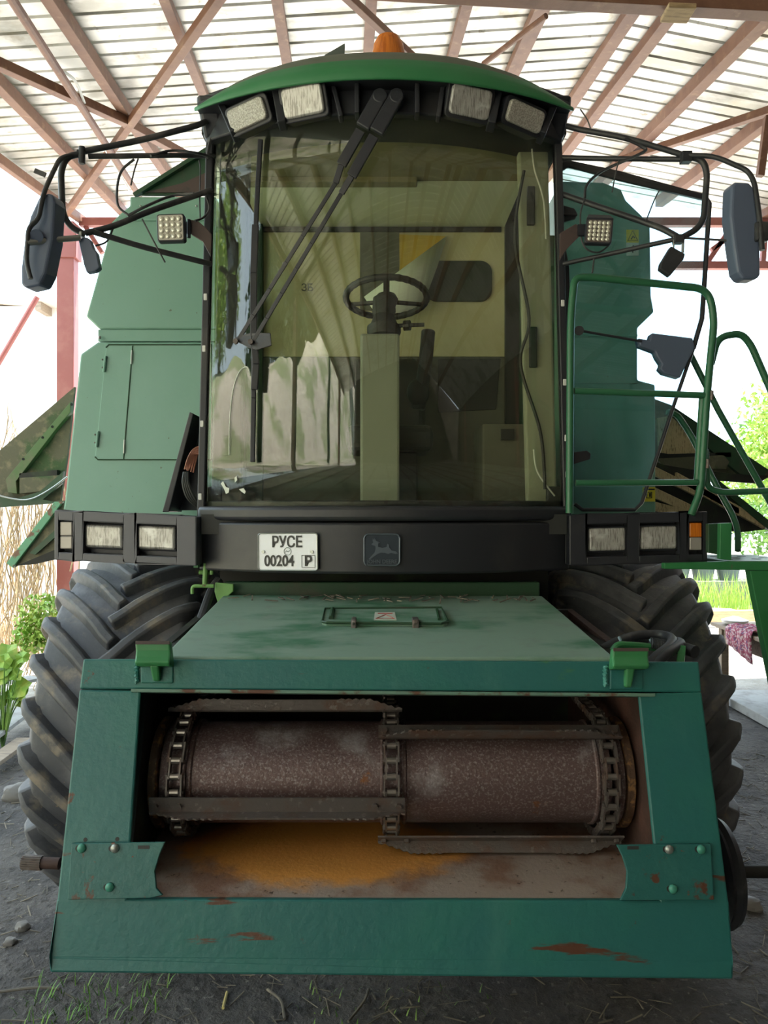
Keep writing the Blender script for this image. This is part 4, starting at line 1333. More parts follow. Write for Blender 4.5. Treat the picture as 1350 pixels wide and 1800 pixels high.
# top cover, narrowing towards the cab
TC = [Vector((-0.715, 2.47, 1.535)), Vector((0.745, 2.47, 1.532)), Vector((0.705, 3.42, 1.628)), Vector((-0.715, 3.42, 1.632))]
cov = part(MB().prism(TC, (0, 0, -0.05)), 'feeder_cover', 'cover', bevel=0.01, seg=3)


def TP(u, v, off=0.0):
    n = (TC[1] - TC[0]).cross(TC[3] - TC[0]).normalized()
    d = Vector(((u - CX) / F_PX, 1, (CY - v) / F_PX))
    t = (TC[0] - Vector((0, 0, EYE))).dot(n) / d.dot(n)
    return Vector((0, 0, EYE)) + d * t + n * off


hat = part(MB().prism([TP(u, v, 0.010) for u, v in ((566, 1098), (571, 1075), (575, 1073), (776, 1073), (782, 1077), (787, 1098), (780, 1101), (574, 1100))], (0, 0, -0.02)), 'inspection_hatch', 'cover', cov, bevel=0.004)
part(MB().tube([TP(u, v, 0.012) for u, v in ((566, 1098), (571, 1075), (776, 1073), (787, 1098), (775, 1102), (574, 1100))], 0.005, 8, closed=True), 'hatch_rim', 'darkgreen', cov, smooth=True)
part(MB().tube([TP(582, 1093, 0.014), TP(585, 1077, 0.014)], 0.010, 8).tube([TP(772, 1095, 0.014), TP(768, 1077, 0.014)], 0.006, 8), 'hatch_handle', 'darkgreen', cov)
for u in (622, 730):
    part(MB().bb(TP(u - 5, 1104, -0.005), TP(u + 5, 1094, 0.022)).cyl(TP(u - 3, 1103, .02), TP(u + 4, 1103, .02), 0.012, 10), 'hatch_clamp', 'steel', cov, bevel=0.003)
lab = part(MB().prism([TP(u, v, 0.012) for u, v in ((657, 1095), (659, 1081), (694, 1081), (697, 1095))], (0, 0, -0.003)), 'warning_label', 'paper', cov)
part(MB().tube([TP(u, v, 0.013) for u, v in ((661, 1093), (693, 1093), (678, 1086))], 0.002, 6, closed=True).tube([TP(664, 1084, .013), TP(690, 1084, .013)], 0.002, 6), 'label_print', 'redink', cov)
for (u0, u1) in ((613, 624), (671, 681), (727, 738)):
    part(MB().beam(TP(u0, 1071, 0.003), TP(u1, 1071, 0.003), 0.02, 0.006), 'hatch_tab', 'steel', cov)
# debris lying along the rear edge of the cover
db = MB()
for k in range(60):
    c = TP(random.uniform(400, 940), random.uniform(1049, 1060), 0.008)
    a = random.uniform(0, pi)
    d = Vector((cos(a), sin(a), random.uniform(0, .3))) * random.uniform(0.008, 0.03)
    db.beam(c - d, c + d, 0.006, 0.004)
o = part(db, 'chaff_litter', 'twig', cov)
o['kind'] = 'stuff'

# inside of the feeder
FX0, FX1 = -0.785, 0.825
part(MB().prism([Vector((FX0, 2.36, .82)), Vector((FX0, 3.5, .86)), Vector((FX0, 3.5, 1.56)), Vector((FX0, 2.58, 1.50))], (-0.03, 0, 0)), 'feeder_side_wall', 'dark')
part(MB().prism([Vector((FX1, 2.30, .82)), Vector((FX1, 3.5, .86)), Vector((FX1, 3.5, 1.56)), Vector((FX1, 2.52, 1.50))], (0.03, 0, 0)), 'feeder_side_wall', 'rustwall')
part(MB().bb((FX0, 3.45, .84), (FX1, 3.5, 1.56)), 'feeder_rear_wall', 'dark')
part(MB().bb((FX0, 2.55, 1.49), (FX1, 3.5, 1.515)), 'feeder_ceiling', 'dark')
fl = MB().grid(lambda i, j: Vector((FX0 + (FX1 - FX0) * i, 2.285 + 1.21 * j, 0.862 + 0.02 * j - 0.012 * (1 - j) ** 8)), 2, 16)
part(fl, 'feeder_floor', 'rustfloor', solid=0.01)
for x0, x1 in ((-0.93, FX0 - 0.03), (FX1 + 0.03, 0.95)):
    part(MB().prism([Vector((x0, 2.34, .75)), Vector((x0, 2.54, 1.5)), Vector((x0, 2.62, 1.5)), Vector((x0, 2.45, .75))], (x1 - x0, 0, 0)), 'feeder_flange', 'dark')
part(MB().bb((-0.85, 2.8, 0.72), (0.92, 3.6, 0.85)), 'feeder_underside', 'dark')

# drum with chains and slats
DC, DR = Vector((0, 2.66, 1.105)), 0.166
drum = part(MB().lathe(DC, (1, 0, 0), [(-0.70, DR), (0.74, DR)], 72), 'feeder_drum', 'drum', smooth=True)
for x0, x1, r, mt in ((-0.765, -0.735, DR + 0.018, 'rustring'), (-0.732, -0.70, DR + 0.004, 'drum'), (-0.645, -0.625, DR + 0.008, 'drum'), (-0.012, 0.0, DR + 0.008, 'drum'), (0.06, 0.075, DR + 0.006, 'drum'),
                      (0.690, 0.705, DR + 0.006, 'drum'), (0.755, 0.785, DR + 0.006, 'drum'), (0.788, 0.815, DR + 0.016, 'rustring')):
    part(MB().lathe(DC, (1, 0, 0), [(x0, r - .005), (x0 + .004, r), (x1 - .004, r), (x1, r - .005)], 64), 'drum_ring', mt, drum, smooth=True)
CR = DR + 0.030
# chain path: in along the top, round the drum, out along the bottom
Ltop, Larc = 0.62, pi * CR
Ltot = 2 * Ltop + Larc


def chain_pt(s):
    """Position, outward normal and travel direction at length s (0 at the rear top)."""
    slope = 0.10
    if s < Ltop:
        y = DC.y + (Ltop - s)
        return Vector((0, y, DC.z + CR + slope * (Ltop - s) * 0.4)), Vector((0, 0, 1)), Vector((0, -1, 0))
    if s < Ltop + Larc:
        a = (s - Ltop) / CR
        n = Vector((0, -sin(a), cos(a)))
        return DC + n * CR, n, Vector((0, -cos(a), -sin(a)))
    d = s - Ltop - Larc
    return Vector((0, DC.y + d, DC.z - CR + 0.04 * d)), Vector((0, 0, -1)), Vector((0, 1, 0))


def s_of_v(v):
    best, bs = 1e9, 0
    for k in range(400):
        s = Ltop * 0.0 + Ltot * k / 400
        p = chain_pt(s)[0]
        if s > Ltop + Larc * 0.62 and p.y > DC.y: continue
        vv = CY - (p.z - EYE) / p.y * F_PX
        if s < Ltop * 0.9: continue
        if abs(vv - v) < best: best, bs = abs(vv - v), s
    return bs


PITCHC = 0.049
chainX = (-0.672, 0.024, 0.730)
for cx_ in chainX:
    pl_m = MB()
    nl = int(Ltot / PITCHC)
    for i in range(nl):
        s0, s1 = i * PITCHC, (i + 1) * PITCHC
        p0, n0, _ = chain_pt(s0)
        p1, n1, _ = chain_pt(s1)
        off = 0.017 if i % 2 else 0.023
        for sg in (-1, 1):
            X = Vector((cx_ + sg * off, 0, 0))
            pl_m.beam(p0 + X - (p1 - p0) * 0.18, p1 + X + (p1 - p0) * 0.18, 0.0055, 0.026, up=(n0 + n1))
        pl_m.mi = 1
        pl_m.cyl(p0 + Vector((cx_ - 0.0145, 0, 0)), p0 + Vector((cx_ + 0.0145, 0, 0)), 0.0115, 12)
        pl_m.mi = 0
        pl_m.cyl(p0 + Vector((cx_ - 0.029, 0, 0)), p0 + Vector((cx_ + 0.029, 0, 0)), 0.006, 8)
    part(pl_m, 'feeder_chain', [M['steel'], M['roller']])


def slat(x0, x1, v, tilt=0.0, s=None):
    s = s_of_v(v) if s is None else s
    p, n, t = chain_pt(s)
    p = p + n * 0.022
    m = MB()
    # base flange riding on the chain, slotted over the rollers
    hw = 0.026
    N_ = int((x1 - x0) / 0.012)

    def P(x, a, b):
        return Vector((x, 0, 0)) + p + t * a + n * b
    m.prism([P(x0, -hw, 0), P(x1, -hw, 0), P(x1, hw, 0), P(x0, hw, 0)], n * 0.006)
    # upright serrated flange
    top = []
    for k in range(N_ + 1):
        x = x0 + (x1 - x0) * k / N_
        e = min(x - x0, x1 - x)
        h = 0.012 + 0.030 * max(0, min(1, (e - 0.02) / 0.09))
        h += 0.005 * (k % 2) * (1 if (e < 0.22) else 0)
        top.append(P(x, hw, h))
    m.prism([P(x0, hw, 0)] + top + [P(x1, hw, 0)], -t * 0.006)
    o = part(m, 'feeder_slat', 'steel')
    for xx in (x0 + 0.02, x0 + 0.095, x1 - 0.095, x1 - 0.02):
        part(MB().cyl(P(xx, 0, 0.004), P(xx, 0, 0.016), 0.010, 6), 'slat_bolt', 'steel', o)
    return o


slat(-0.735, 0.062, 1258)
slat(-0.745, 0.066, 1408)
slat(-0.018, 0.775, 1294)
slat(-0.020, 0.785, 1460)
slat(0.01, 0.76, 0, s=Ltop - 0.20)
slat(-0.735, 0.062, 0, s=Ltop - 0.42)

# header drive shaft ends and pulley
sh = part(MB().cyl(W(105, 1518, 2.62), W(56, 1516, 2.62), 0.019, 24), 'drive_shaft', 'rustwall')
sp = MB()
a, b = W(74, 1517, 2.62), W(40, 1515.5, 2.62)
d = (b - a).normalized()
for k in range(18):
    an = 2 * pi * k / 18
    o_ = Vector((0, cos(an), sin(an))) * 0.021
    sp.beam(a + o_, b + o_, 0.005, 0.005)
sp.cyl(a, b, 0.0205, 24)
part(sp, 'shaft_spline', 'steel', sh)
wl = W(1283, 1535, 2.75)
pw = part(MB().lathe((1.195, 2.78, 0.70), (1, 0, 0), [(-0.03, 0.10), (-0.03, 0.165), (-0.015, 0.190), (0.0, 0.178), (0.015, 0.190), (0.035, 0.180), (0.04, 0.10)], 48), 'drive_pulley', 'hose', smooth=True)
part(MB().cyl((0.95, 2.78, 0.70), (1.6, 2.78, 0.70), 0.022, 20), 'pulley_shaft', 'dark', pw)
# arms of the feeder sides, down to the pulley
part(MB().bb((1.0, 2.55, 0.62), (1.03, 3.5, 0.95)), 'side_frame', 'dark')

# coiled hydraulic hoses on the right of the feeder
hz = part(MB().tube(spline([W(1058, 1142, 2.75), W(1085, 1128, 2.78), W(1120, 1117, 2.85), W(1160, 1116, 2.85), W(1180, 1122, 2.78), W(1178, 1134, 2.68), W(1155, 1153, 2.6), W(1132, 1175, 2.56)], 8), 0.017, 12), 'hydraulic_hose', 'hose', smooth=True)
part(MB().tube(spline([W(1075, 1140, 2.85), W(1110, 1128, 2.9), W(1150, 1126, 2.9), W(1190, 1128, 2.8), W(1194, 1134, 2.7), W(1170, 1150, 2.6), W(1146, 1176, 2.56)], 8), 0.017, 12), 'hydraulic_hose', 'hose', smooth=True)
part(MB().tube([W(1143 + k * 1.2, 1131 + 0.2 * k, 2.74) for k in range(26)], [0.020 + 0.003 * (k % 2) for k in range(26)], 12), 'spring_guard', 'hose', smooth=False)
part(MB().tube(smooth_path([W(1185, 1138, 2.72), W(1205, 1140, 2.7), W(1222, 1146, 2.66)], 0.03), 0.022, 12), 'hose_end', 'hose', smooth=True)
part(MB().beam(W(1196, 1165, 2.60), W(1199, 1136, 2.66), 0.025, 0.01), 'hose_bracket', 'green', bevel=0.002)
part(MB().tube(smooth_path([W(1075, 1148, 2.72), W(1085, 1133, 2.72), W(1140, 1136, 2.74), W(1185, 1146, 2.74)], 0.04), 0.013, 10), 'hose_holder', 'green', smooth=True)
for (u, v) in ((1088, 1126), (1143, 1130)):
    part(MB().tube([W(u, v - 6, 2.75), W(u + 3, v, 2.74), W(u + 4, v + 6, 2.75)], 0.006, 6), 'cable_tie', mat('blue_grey_tie', (0.16, 0.24, 0.28), 0.5), hz)

# ---------------------------------------------------------------- open cab door, swung out to face forward
DY = 3.62
doorp = [(985, 288), (1000, 290), (1243, 350), (1246, 362), (1234, 560), (1219, 610), (1128, 885), (1116, 896), (1024, 896), (1008, 884), (992, 600)]
dm = MB()
pp = [W(u, v, DY) for u, v in doorp]
dg_ = part(MB().prism([p + Vector((0, 0.004, 0)) for p in pp], (0, 0.006, 0)), 'cab_door', 'doorglass')
for (path, r, nm) in (([(985, 286), (1002, 288), (1240, 346), (1247, 358), (1240, 470), (1234, 560), (1219, 612)], 0.012, 'door_frame'), ([(1219, 612), (1175, 740), (1128, 884), (1116, 896), (1024, 896), (1010, 886)], 0.009, 'door_frame')):
    part(MB().tube([W(u, v, DY + .005) for u, v in path], r, 8), nm, 'black', dg_, smooth=True)
tp = MB()
tp.prism([W(u, v, DY - 0.006) for u, v in ((983, 274), (1000, 281), (1090, 300), (1242, 342), (1244, 352), (1090, 316), (1000, 292), (988, 300), (986, 330), (980, 330))], (0, 0.02, 0))
part(tp, 'door_top_rail', 'black', dg_, bevel=0.003)
part(MB().prism([W(u, v, DY - 0.008) for u, v in ((984, 300), (988, 330), (989, 360), (1010, 366), (1015, 374), (1012, 384), (990, 390), (992, 420), (1001, 470), (1006, 600), (1010, 800), (1006, 885), (994, 885), (990, 600), (984, 420))], (0, 0.018, 0)), 'hinge_stile', 'black', dg_, bevel=0.004)
part(MB().prism([W(u, v, DY - 0.02) for u, v in ((1122, 594), (1142, 598), (1146, 585), (1218, 594), (1222, 610), (1196, 664), (1168, 656), (1160, 648), (1164, 640), (1156, 628), (1152, 618), (1125, 608))], (0, 0.06, 0)), 'door_latch', 'mirror', dg_, bevel=0.006)
part(MB().tube([W(1018, 581, DY - .02), W(1128, 600, DY - .02)], 0.006, 8), 'latch_rod', 'black', dg_)
part(MB().cyl(W(1018, 581, DY - .03), W(1018, 581, DY + .03), 0.022, 18), 'door_stop', 'black', dg_)
for (u, v) in ((1026, 804),):
    part(MB().prism([W(u - 20, v - 9, DY - .01), W(u + 6, v - 12, DY - .01), W(u + 13, v - 7, DY - .01), W(u + 12, v + 3, DY - .01), W(u - 18, v + 12, DY - .01)], (0, 0.02, 0)), 'door_hinge', 'black', dg_, bevel=0.004)
part(MB().bb(W(981, 375, 3.6), W(1012, 384, 3.64)), 'door_hinge', 'black', dg_, bevel=0.004)

# ---------------------------------------------------------------- hand rails and entry platform (photo right)
RY = 3.40
rl = part(MB().tube(smooth_path([W(1001, 902, RY), W(1003, 560, RY), W(1010, 488, RY), (W(1040, 487, RY)), W(1245, 508, RY), W(1256, 560, RY), W(1243, 690, RY), W(1232, 862, RY), W(1215, 905, RY)], 0.10), 0.0165, 14), 'hand_rail', 'rail', smooth=True)
for (a, b, r) in (((1010, 687), (1238, 695), 0.0145), ((1012, 849), (1226, 848), 0.014)):
    part(MB().tube([W(*a, RY), W(*b, RY)], r, 12), 'rail_bar', 'rail', rl, smooth=True)
part(MB().tube(smooth_path([W(1250, 640, 3.5), W(1262, 592, 3.5), W(1303, 586, 3.5), W(1320, 606, 3.5), W(1400, 790, 3.5)], 0.10), 0.016, 14), 'hand_rail', 'rail', smooth=True)
part(MB().tube([W(1213, 622, 3.75), W(1262, 720, 3.75), W(1360, 895, 3.75)], 0.015, 12), 'ladder_rail', 'rail', smooth=True)
part(MB().tube(smooth_path([W(1172, 724, 3.9), W(1190, 728, 3.9), W(1215, 765, 3.9), W(1262, 860, 3.85), W(1288, 905, 3.8), W(1297, 932, 3.75), W(1297, 968, 3.7)], 0.08), 0.015, 12), 'ladder_rail', 'rail', smooth=True)
part(MB().tube(smooth_path([W(1240, 790, 3.45), W(1243, 858, 3.45), W(1270, 866, 3.45), W(1370, 862, 3.45)], 0.08), 0.014, 12), 'hand_rail', 'rail', smooth=True)
part(MB().tube([W(1236, 690, 3.42), W(1226, 850, 3.44)], 0.017, 12), 'rail_clamp', 'rail', smooth=True)
for v in (695, 815):
    part(MB().cyl(W(1251 - (v - 695) * .06, v - 8, 3.39), W(1250 - (v - 695) * .06, v + 8, 3.39), 0.009, 8), 'clamp_bolt', 'steel')
# platform
pf = MB()
z0, z1 = W(0, 992, 3.4).z, W(0, 985, 3.4).z
pf.prism([W(1278, 986, 3.35), W(1420, 986, 3.35), Vector((W(1420, 986, 3.35).x, 3.85, W(0, 986, 3.35).z)), Vector((W(1278, 986, 3.35).x, 3.85, W(0, 986, 3.35).z))], (0, 0, -0.02))
plat = part(pf, 'entry_platform', 'rail', bevel=0.004)
x0 = W(1278, 0, 3.35).x
zp = W(0, 986, 3.35).z + 0.0012
for i, (dx, dy) in enumerate(((0.045, .08), (.10, .13), (.06, .20), (.14, .24), (.19, .12), (.09, .33), (.22, .33), (.17, .42), (0.27, .22))):
    part(MB().cyl((x0 + dx, 3.36 + dy, zp - .003), (x0 + dx, 3.36 + dy, zp), 0.020, 16), 'grip_hole', 'cabdark', plat)
part(MB().prism([W(u, v, 3.345) for u, v in ((1168, 990), (1282, 987), (1420, 987), (1420, 1004), (1168, 1000))], (0, 0.04, 0)), 'platform_beam', 'green', plat, bevel=0.003)
part(MB().prism([W(u, v, 3.38) for u, v in ((1245, 921), (1281, 919), (1281, 978), (1245, 972))], (0, 0.03, 0)), 'platform_side', 'darkgreen', plat, bevel=0.003)
part(MB().prism([W(u, v, 3.345) for u, v in ((1266, 920), (1287, 919), (1286, 985), (1265, 983))], (0, 0.03, 0)), 'platform_upright', 'green', plat, bevel=0.003)
part(MB().prism([W(u, v, 3.345) for u, v in ((1318, 1003), (1420, 1003), (1420, 1300), (1378, 1300))], (0, 0.05, 0)), 'ladder_stringer', 'green', plat, bevel=0.004)

# ---------------------------------------------------------------- LED lamps on brackets
def led(u, v, w, h, Y, yaw, roll, n, lit, bracket, hood=False):
    c = W(u, v, Y)
    R = Matrix.Rotation(radians(yaw), 3, 'Z') @ Matrix.Rotation(radians(-roll), 3, 'Y')
    b = part(MB().prism([R @ q + c for q in rrect(w, h, 0.012)], R @ Vector((0, 0.035, 0))), 'led_lamp', 'black', bevel=0.005)
    part(MB().prism([R @ (q + Vector((0, -0.002, 0))) + c for q in rrect(w - 0.014, h - 0.014, 0.008)], R @ Vector((0, 0.004, 0))), 'led_reflector', 'ledplate' if lit else 'steel', b)
    m = MB()
    st = (w - 0.022) / n
    for i in range(n):
        for j in range(n):
            p = c + R @ Vector((-w / 2 + 0.011 + st * (i + .5), -0.003, -h / 2 + 0.011 + (h - 0.022) / n * (j + .5)))
            m.ball(p, st * 0.46, 12, 8, (1, 0.5, 1))
    part(m, 'led_lenses', 'led', b, smooth=True)
    if hood:
        part(MB().prism([c + R @ Vector(q) for q in ((-w / 2, -0.005, h / 2), (w / 2, -0.005, h / 2), (w / 2 - 0.01, 0.05, h / 2 + 0.035), (-w / 2 + 0.01, 0.05, h / 2 + 0.035))], R @ Vector((0, 0.02, -0.02))), 'lamp_fins', 'black', b, bevel=0.004)
    part(MB().prism([W(a, d, Y + .05) for a, d in bracket], (0, 0.012, 0)), 'lamp_bracket', 'brown_bracket', b, bevel=0.003)
    return b


L1 = led(300, 400, 0.122, 0.122, 3.36, 0, 2, 4, True, [(334, 386), (348, 388), (364, 402), (372, 412), (371, 452), (364, 440), (356, 424), (336, 412)])
part(MB().bb(W(326, 390, 3.40), W(337, 412, 3.42)).cyl(W(332, 386, 3.4), W(332, 418, 3.4), 0.008, 10), 'lamp_pivot', 'black', L1)
L2 = led(1053, 406, 0.116, 0.110, 3.34, -8, -5, 5, False, [(984, 410), (1012, 393), (1018, 396), (1018, 416), (998, 436), (984, 458)], hood=True)
part(MB().bb(W(1016, 394, 3.38), W(1030, 416, 3.40)), 'lamp_pivot', 'black', L2)

# ---------------------------------------------------------------- mirrors on tube arms
def tubes(name, lines, r=0.012, mt='arm', parent=None):
    out = []
    for pts, rr in lines:
        out.append(part(MB().tube(smooth_path([W(u, v, Y) for u, v, Y in pts], 0.08) if len(pts) > 2 else [W(u, v, Y) for u, v, Y in pts], rr or r, 12), name, mt, parent, smooth=True))
    return out


tubes('mirror_arm', [
    ([(148, 266, 3.28), (250, 246, 3.34), (345, 221, 3.42), (362, 214, 3.46)], 0.013),
    ([(155, 275, 3.28), (300, 273, 3.40), (378, 274, 3.55)], 0.011),
    ([(146, 270, 3.28), (117, 275, 3.25), (107, 300, 3.25), (110, 375, 3.25), (124, 400, 3.26), (150, 412, 3.28)], 0.0135),
    ([(150, 410, 3.28), (200, 398, 3.32), (260, 372, 3.38), (372, 334, 3.52)], 0.013),
    ([(165, 408, 3.28), (250, 434, 3.36), (350, 459, 3.46), (370, 464, 3.5)], 0.0125),
    ([(130, 272, 3.26), (106, 277, 3.22), (92, 305, 3.18), (76, 340, 3.15), (68, 385, 3.13), (50, 400, 3.12), (46, 460, 3.12), (54, 490, 3.12)], 0.0095),
])
part(MB().tube([W(47, 427, 3.12), W(100, 421, 3.2), W(140, 418, 3.26)], 0.0125, 12), 'mirror_arm', 'bolt', smooth=True)
part(MB().bb(W(134, 262, 3.26), W(150, 283, 3.31)).cyl(W(144, 258, 3.27), W(144, 288, 3.27), 0.014, 12), 'arm_clamp', 'arm', bevel=0.003)
part(MB().bb(W(138, 406, 3.26), W(150, 420, 3.30)), 'arm_clamp', 'bolt', bevel=0.003)
part(MB().beam(W(61, 300, 3.18), W(80, 308, 3.18), 0.008, 0.02), 'arm_tab', 'arm')


def mirror_head(poly, Y, back):
    pts = [W(u, v, Y) for u, v in poly]
    return part(MB().prism(pts, Vector(back)), 'mirror', 'mirror', bevel=0.016, seg=3)


mirror_head([(68, 345), (84, 338), (93, 342), (96, 356), (92, 420), (80, 480), (70, 500), (44, 506), (36, 500), (36, 470), (42, 420), (52, 380)], 3.16, (0.015, 0.08, 0))
part(MB().cyl(W(64, 415, 3.165), W(64, 415, 3.13), 0.026, 18), 'mirror_mount', 'mirror')
# small black marker lamps hanging from the lower clamps
part(MB().prism([W(u, v, 3.27) for u, v in ((137, 420), (150, 416), (158, 420), (164, 436), (170, 444), (175, 470), (168, 476), (152, 479), (147, 465))], (0, 0.035, 0)), 'hanging_marker', 'mirror', bevel=0.005)
part(MB().prism([W(u, v, 3.27) for u, v in ((1180, 432), (1205, 446), (1202, 456), (1178, 485), (1160, 472), (1162, 462))], (0, 0.035, 0)), 'hanging_marker', 'arm', bevel=0.005)
part(MB().tube([W(1185, 416, 3.28), W(1184, 436, 3.28)], 0.004, 8).tube([W(1201, 416, 3.28), W(1200, 444, 3.28)], 0.006, 8), 'marker_hanger', 'bolt')

tubes('mirror_arm', [
    ([(996, 222, 3.48), (1020, 228, 3.45), (1100, 242, 3.38), (1203, 273, 3.30)], 0.0125),
    ([(985, 277, 3.55), (1060, 279, 3.45), (1203, 280, 3.30)], 0.0115),
    ([(1208, 274, 3.29), (1236, 282, 3.28), (1243, 305, 3.28), (1237, 385, 3.28), (1225, 403, 3.28), (1200, 417, 3.28)], 0.0135),
    ([(990, 342, 3.55), (1060, 366, 3.45), (1140, 393, 3.36), (1165, 402, 3.32), (1190, 416, 3.28)], 0.0135),
    ([(990, 464, 3.52), (1100, 440, 3.38), (1190, 420, 3.28)], 0.0105),
    ([(1210, 273, 3.28), (1255, 274, 3.24), (1315, 300, 3.2), (1326, 320, 3.18), (1335, 380, 3.16), (1340, 440, 3.15)], 0.0105),
])
part(MB().tube([W(1200, 418, 3.28), W(1300, 424, 3.2)], 0.005, 8), 'mirror_arm', 'arm', smooth=True)
part(MB().bb(W(1200, 264, 3.27), W(1211, 290, 3.31)), 'arm_clamp', 'arm', bevel=0.003)
part(MB().bb(W(1187, 411, 3.26), W(1197, 431, 3.30)), 'arm_clamp', 'arm', bevel=0.003)
mirror_head([(1286, 325), (1294, 319), (1318, 320), (1326, 330), (1332, 370), (1337, 420), (1338, 484), (1330, 491), (1306, 490), (1297, 478), (1290, 430), (1284, 380)], 3.17, (-0.01, 0.07, 0))
part(MB().bb(W(1330, 388, 3.15), W(1343, 430, 3.2)), 'mirror_mount', 'arm', bevel=0.008)
# cables taped along the arms
for pts, r in ((((372, 238), (366, 262), (364, 278)), .007), (((236, 280), (214, 300), (206, 330), (208, 362), (226, 378)), .0055), (((350, 282), (352, 300), (351, 350), (352, 386)), .0035), (((250, 385), (268, 420), (290, 461)), .0035),
               (((243, 279), (236, 300), (230, 326)), .0035), (((362, 345), (368, 366), (358, 382), (343, 388)), .005), (((200, 398), (188, 424), (168, 432)), .004), (((225, 379), (260, 361), (300, 345), (340, 340)), .006), (((265, 274), (300, 265), (340, 268), (372, 276)), .006),
               (((1098, 243), (1128, 258), (1130, 268), (1060, 300), (1032, 325), (1028, 348)), .0065), (((1088, 282), (1082, 305), (1076, 338)), .003), (((1160, 333), (1150, 352), (1135, 390)), .003), (((1028, 350), (1020, 380), (1025, 430), (1050, 444), (1072, 430)), .004), (((1044, 455), (1041, 480)), .004), (((1020, 192), (1032, 210), (1038, 226)), .003)):
    part(MB().tube(spline([W(u, v, 3.40 + 0.1 * (abs(u - 675) < 330) - 0.08 * (abs(u - 675) > 400)) for u, v in pts], 6), r, 6), 'arm_cable', 'arm', smooth=True)

# ================================================================== THINGS AROUND
# work table with a cloth, on the right
tb = thing('work_table', 'rough wooden work table standing out in the sunlight beyond the right drive wheel', 'table', (3.9, 7.4, 0))
part(MB().bb((3.40, 6.75, 0.82), (4.6, 8.0, 0.855)), 'table_top', 'wood', tb, bevel=0.004)
part(MB().bb((3.47, 6.85, 0.66), (3.50, 7.9, 0.82)), 'apron', 'wood', tb)
part(MB().bb((4.50, 6.85, 0.66), (4.53, 7.9, 0.82)), 'apron', 'wood', tb)
for x in (3.45, 4.48):
    for y in (6.82, 7.86):
        part(MB().bb((x, y, -0.02 if x < 4 else 0.088), (x + 0.075, y + 0.075, 0.82)), 'leg', 'wood', tb, bevel=0.003)
cl = MB()


def cloth_fn(i, j):
    x = 3.345 + 0.55 * i
    y = 7.05 + 0.52 * j + 0.05 * sin(i * 9)
    z = 0.868 + 0.022 * abs(sin(i * 14 + j * 5)) + 0.018 * abs(sin(j * 17 - i * 6))
    if x < 3.390:
        z = 0.868 - (3.390 - x) * 5.0 * (1.2 - 0.5 * j)
        x = 3.380 - 0.012 * abs(sin(j * 12))
    return Vector((x, y, z))


c = cl.grid(cloth_fn, 26, 22).build('draped_cloth', M['cloth'], smooth=True, solid=0.004)
tag(c, 'crumpled maroon and white checked cloth hanging over the edge of the wooden table', 'cloth')
d = MB().lathe((3.56, 7.80, 0.857), (0, 0, 1), [(0, 0.06), (0.02, 0.12), (0.05, 0.13), (0.06, 0.10), (0.085, 0.03)], 28).build('covered_dish', M['porcelain'], smooth=True)
tag(d, 'white covered dish at the far end of the wooden table', 'dish')
bd = MB().bb((3.56, 6.2, -0.005), (5.2, 8.3, 0.083)).build('board_platform', M['greyboard'], bevel=0.008)
tag(bd, 'low grey plank platform on the ground under the wooden table', 'platform')
for i, (a, b, w, h, z, lb) in enumerate((((1196, 1070), (1292, 1074), 0.30, 0.05, 0.33, 'pale board lying across the raised bed edge behind the right wheel'), ((1215, 1084), (1345, 1082), 0.09, 0.20, 0.24, 'squared pale timber on edge in front of the tall grass beyond the table'))):
    Y = 13.4 + 0.5 * (1 - i)
    p0, p1 = W(a[0], a[1], Y), W(b[0], b[1], Y)
    o = MB().beam(p0, p1, w, h).build('timber_board', M['plank'], bevel=0.006)
    tag(o, lb, 'board', 'timbers in front of the tall grass')
for i, x in enumerate((5.95, 6.5, 7.05, 7.6)):
    o = MB().lathe((x, 17.0, 0.5), (0, 0, 1), [(0, 0.20), (0.25, 0.245), (0.5, 0.24), (0.52, 0.255), (0.54, 0.22)], 28).build('garden_tub', M['barrel'], smooth=True)
    tag(o, 'grey-green tub behind the tall grass, in the row seen above the right wheel', 'tub', 'tubs in a row behind the grass')
o = MB().bb((5.5, 16.6, -0.05), (10, 17.4, 0.5)).build('trim_99', M['stone']); N_TRIM[0] += 1
o.name = 'trim_%d' % N_TRIM[0]
tag(o, kind='structure')


def grass(name, x0, x1, y0, y1, n, h, mt, lean=0.25):
    m = MB()
    for _ in range(n):
        x, y = random.uniform(x0, x1), random.uniform(y0, y1)
        a = random.uniform(0, 2 * pi)
        hh = h * random.uniform(0.5, 1.15)
        d = Vector((cos(a), sin(a), 0))
        s = Vector((-sin(a), cos(a), 0)) * random.uniform(0.003, 0.007) * (0.5 + 1.5 * h)
        z = ground_z(x, y)
        p = Vector((x, y, z))
        q = p + d * hh * lean * 0.4 + Vector((0, 0, hh * 0.6))
        r = p + d * hh * lean + Vector((0, 0, hh))
        m.add([p - s, p + s, q + s * .7, q - s * .7, r], [(0, 1, 2, 3), (3, 2, 4)])
    o = m.build(name, M[mt], fix=False)
    return tag(o, kind='stuff')


tag(grass('tall_grass', 5.0, 9.0, 14.2, 16.2, 1500, 0.75, 'leaf2'), 'tall sunlit grass growing behind the timber board', 'grass')


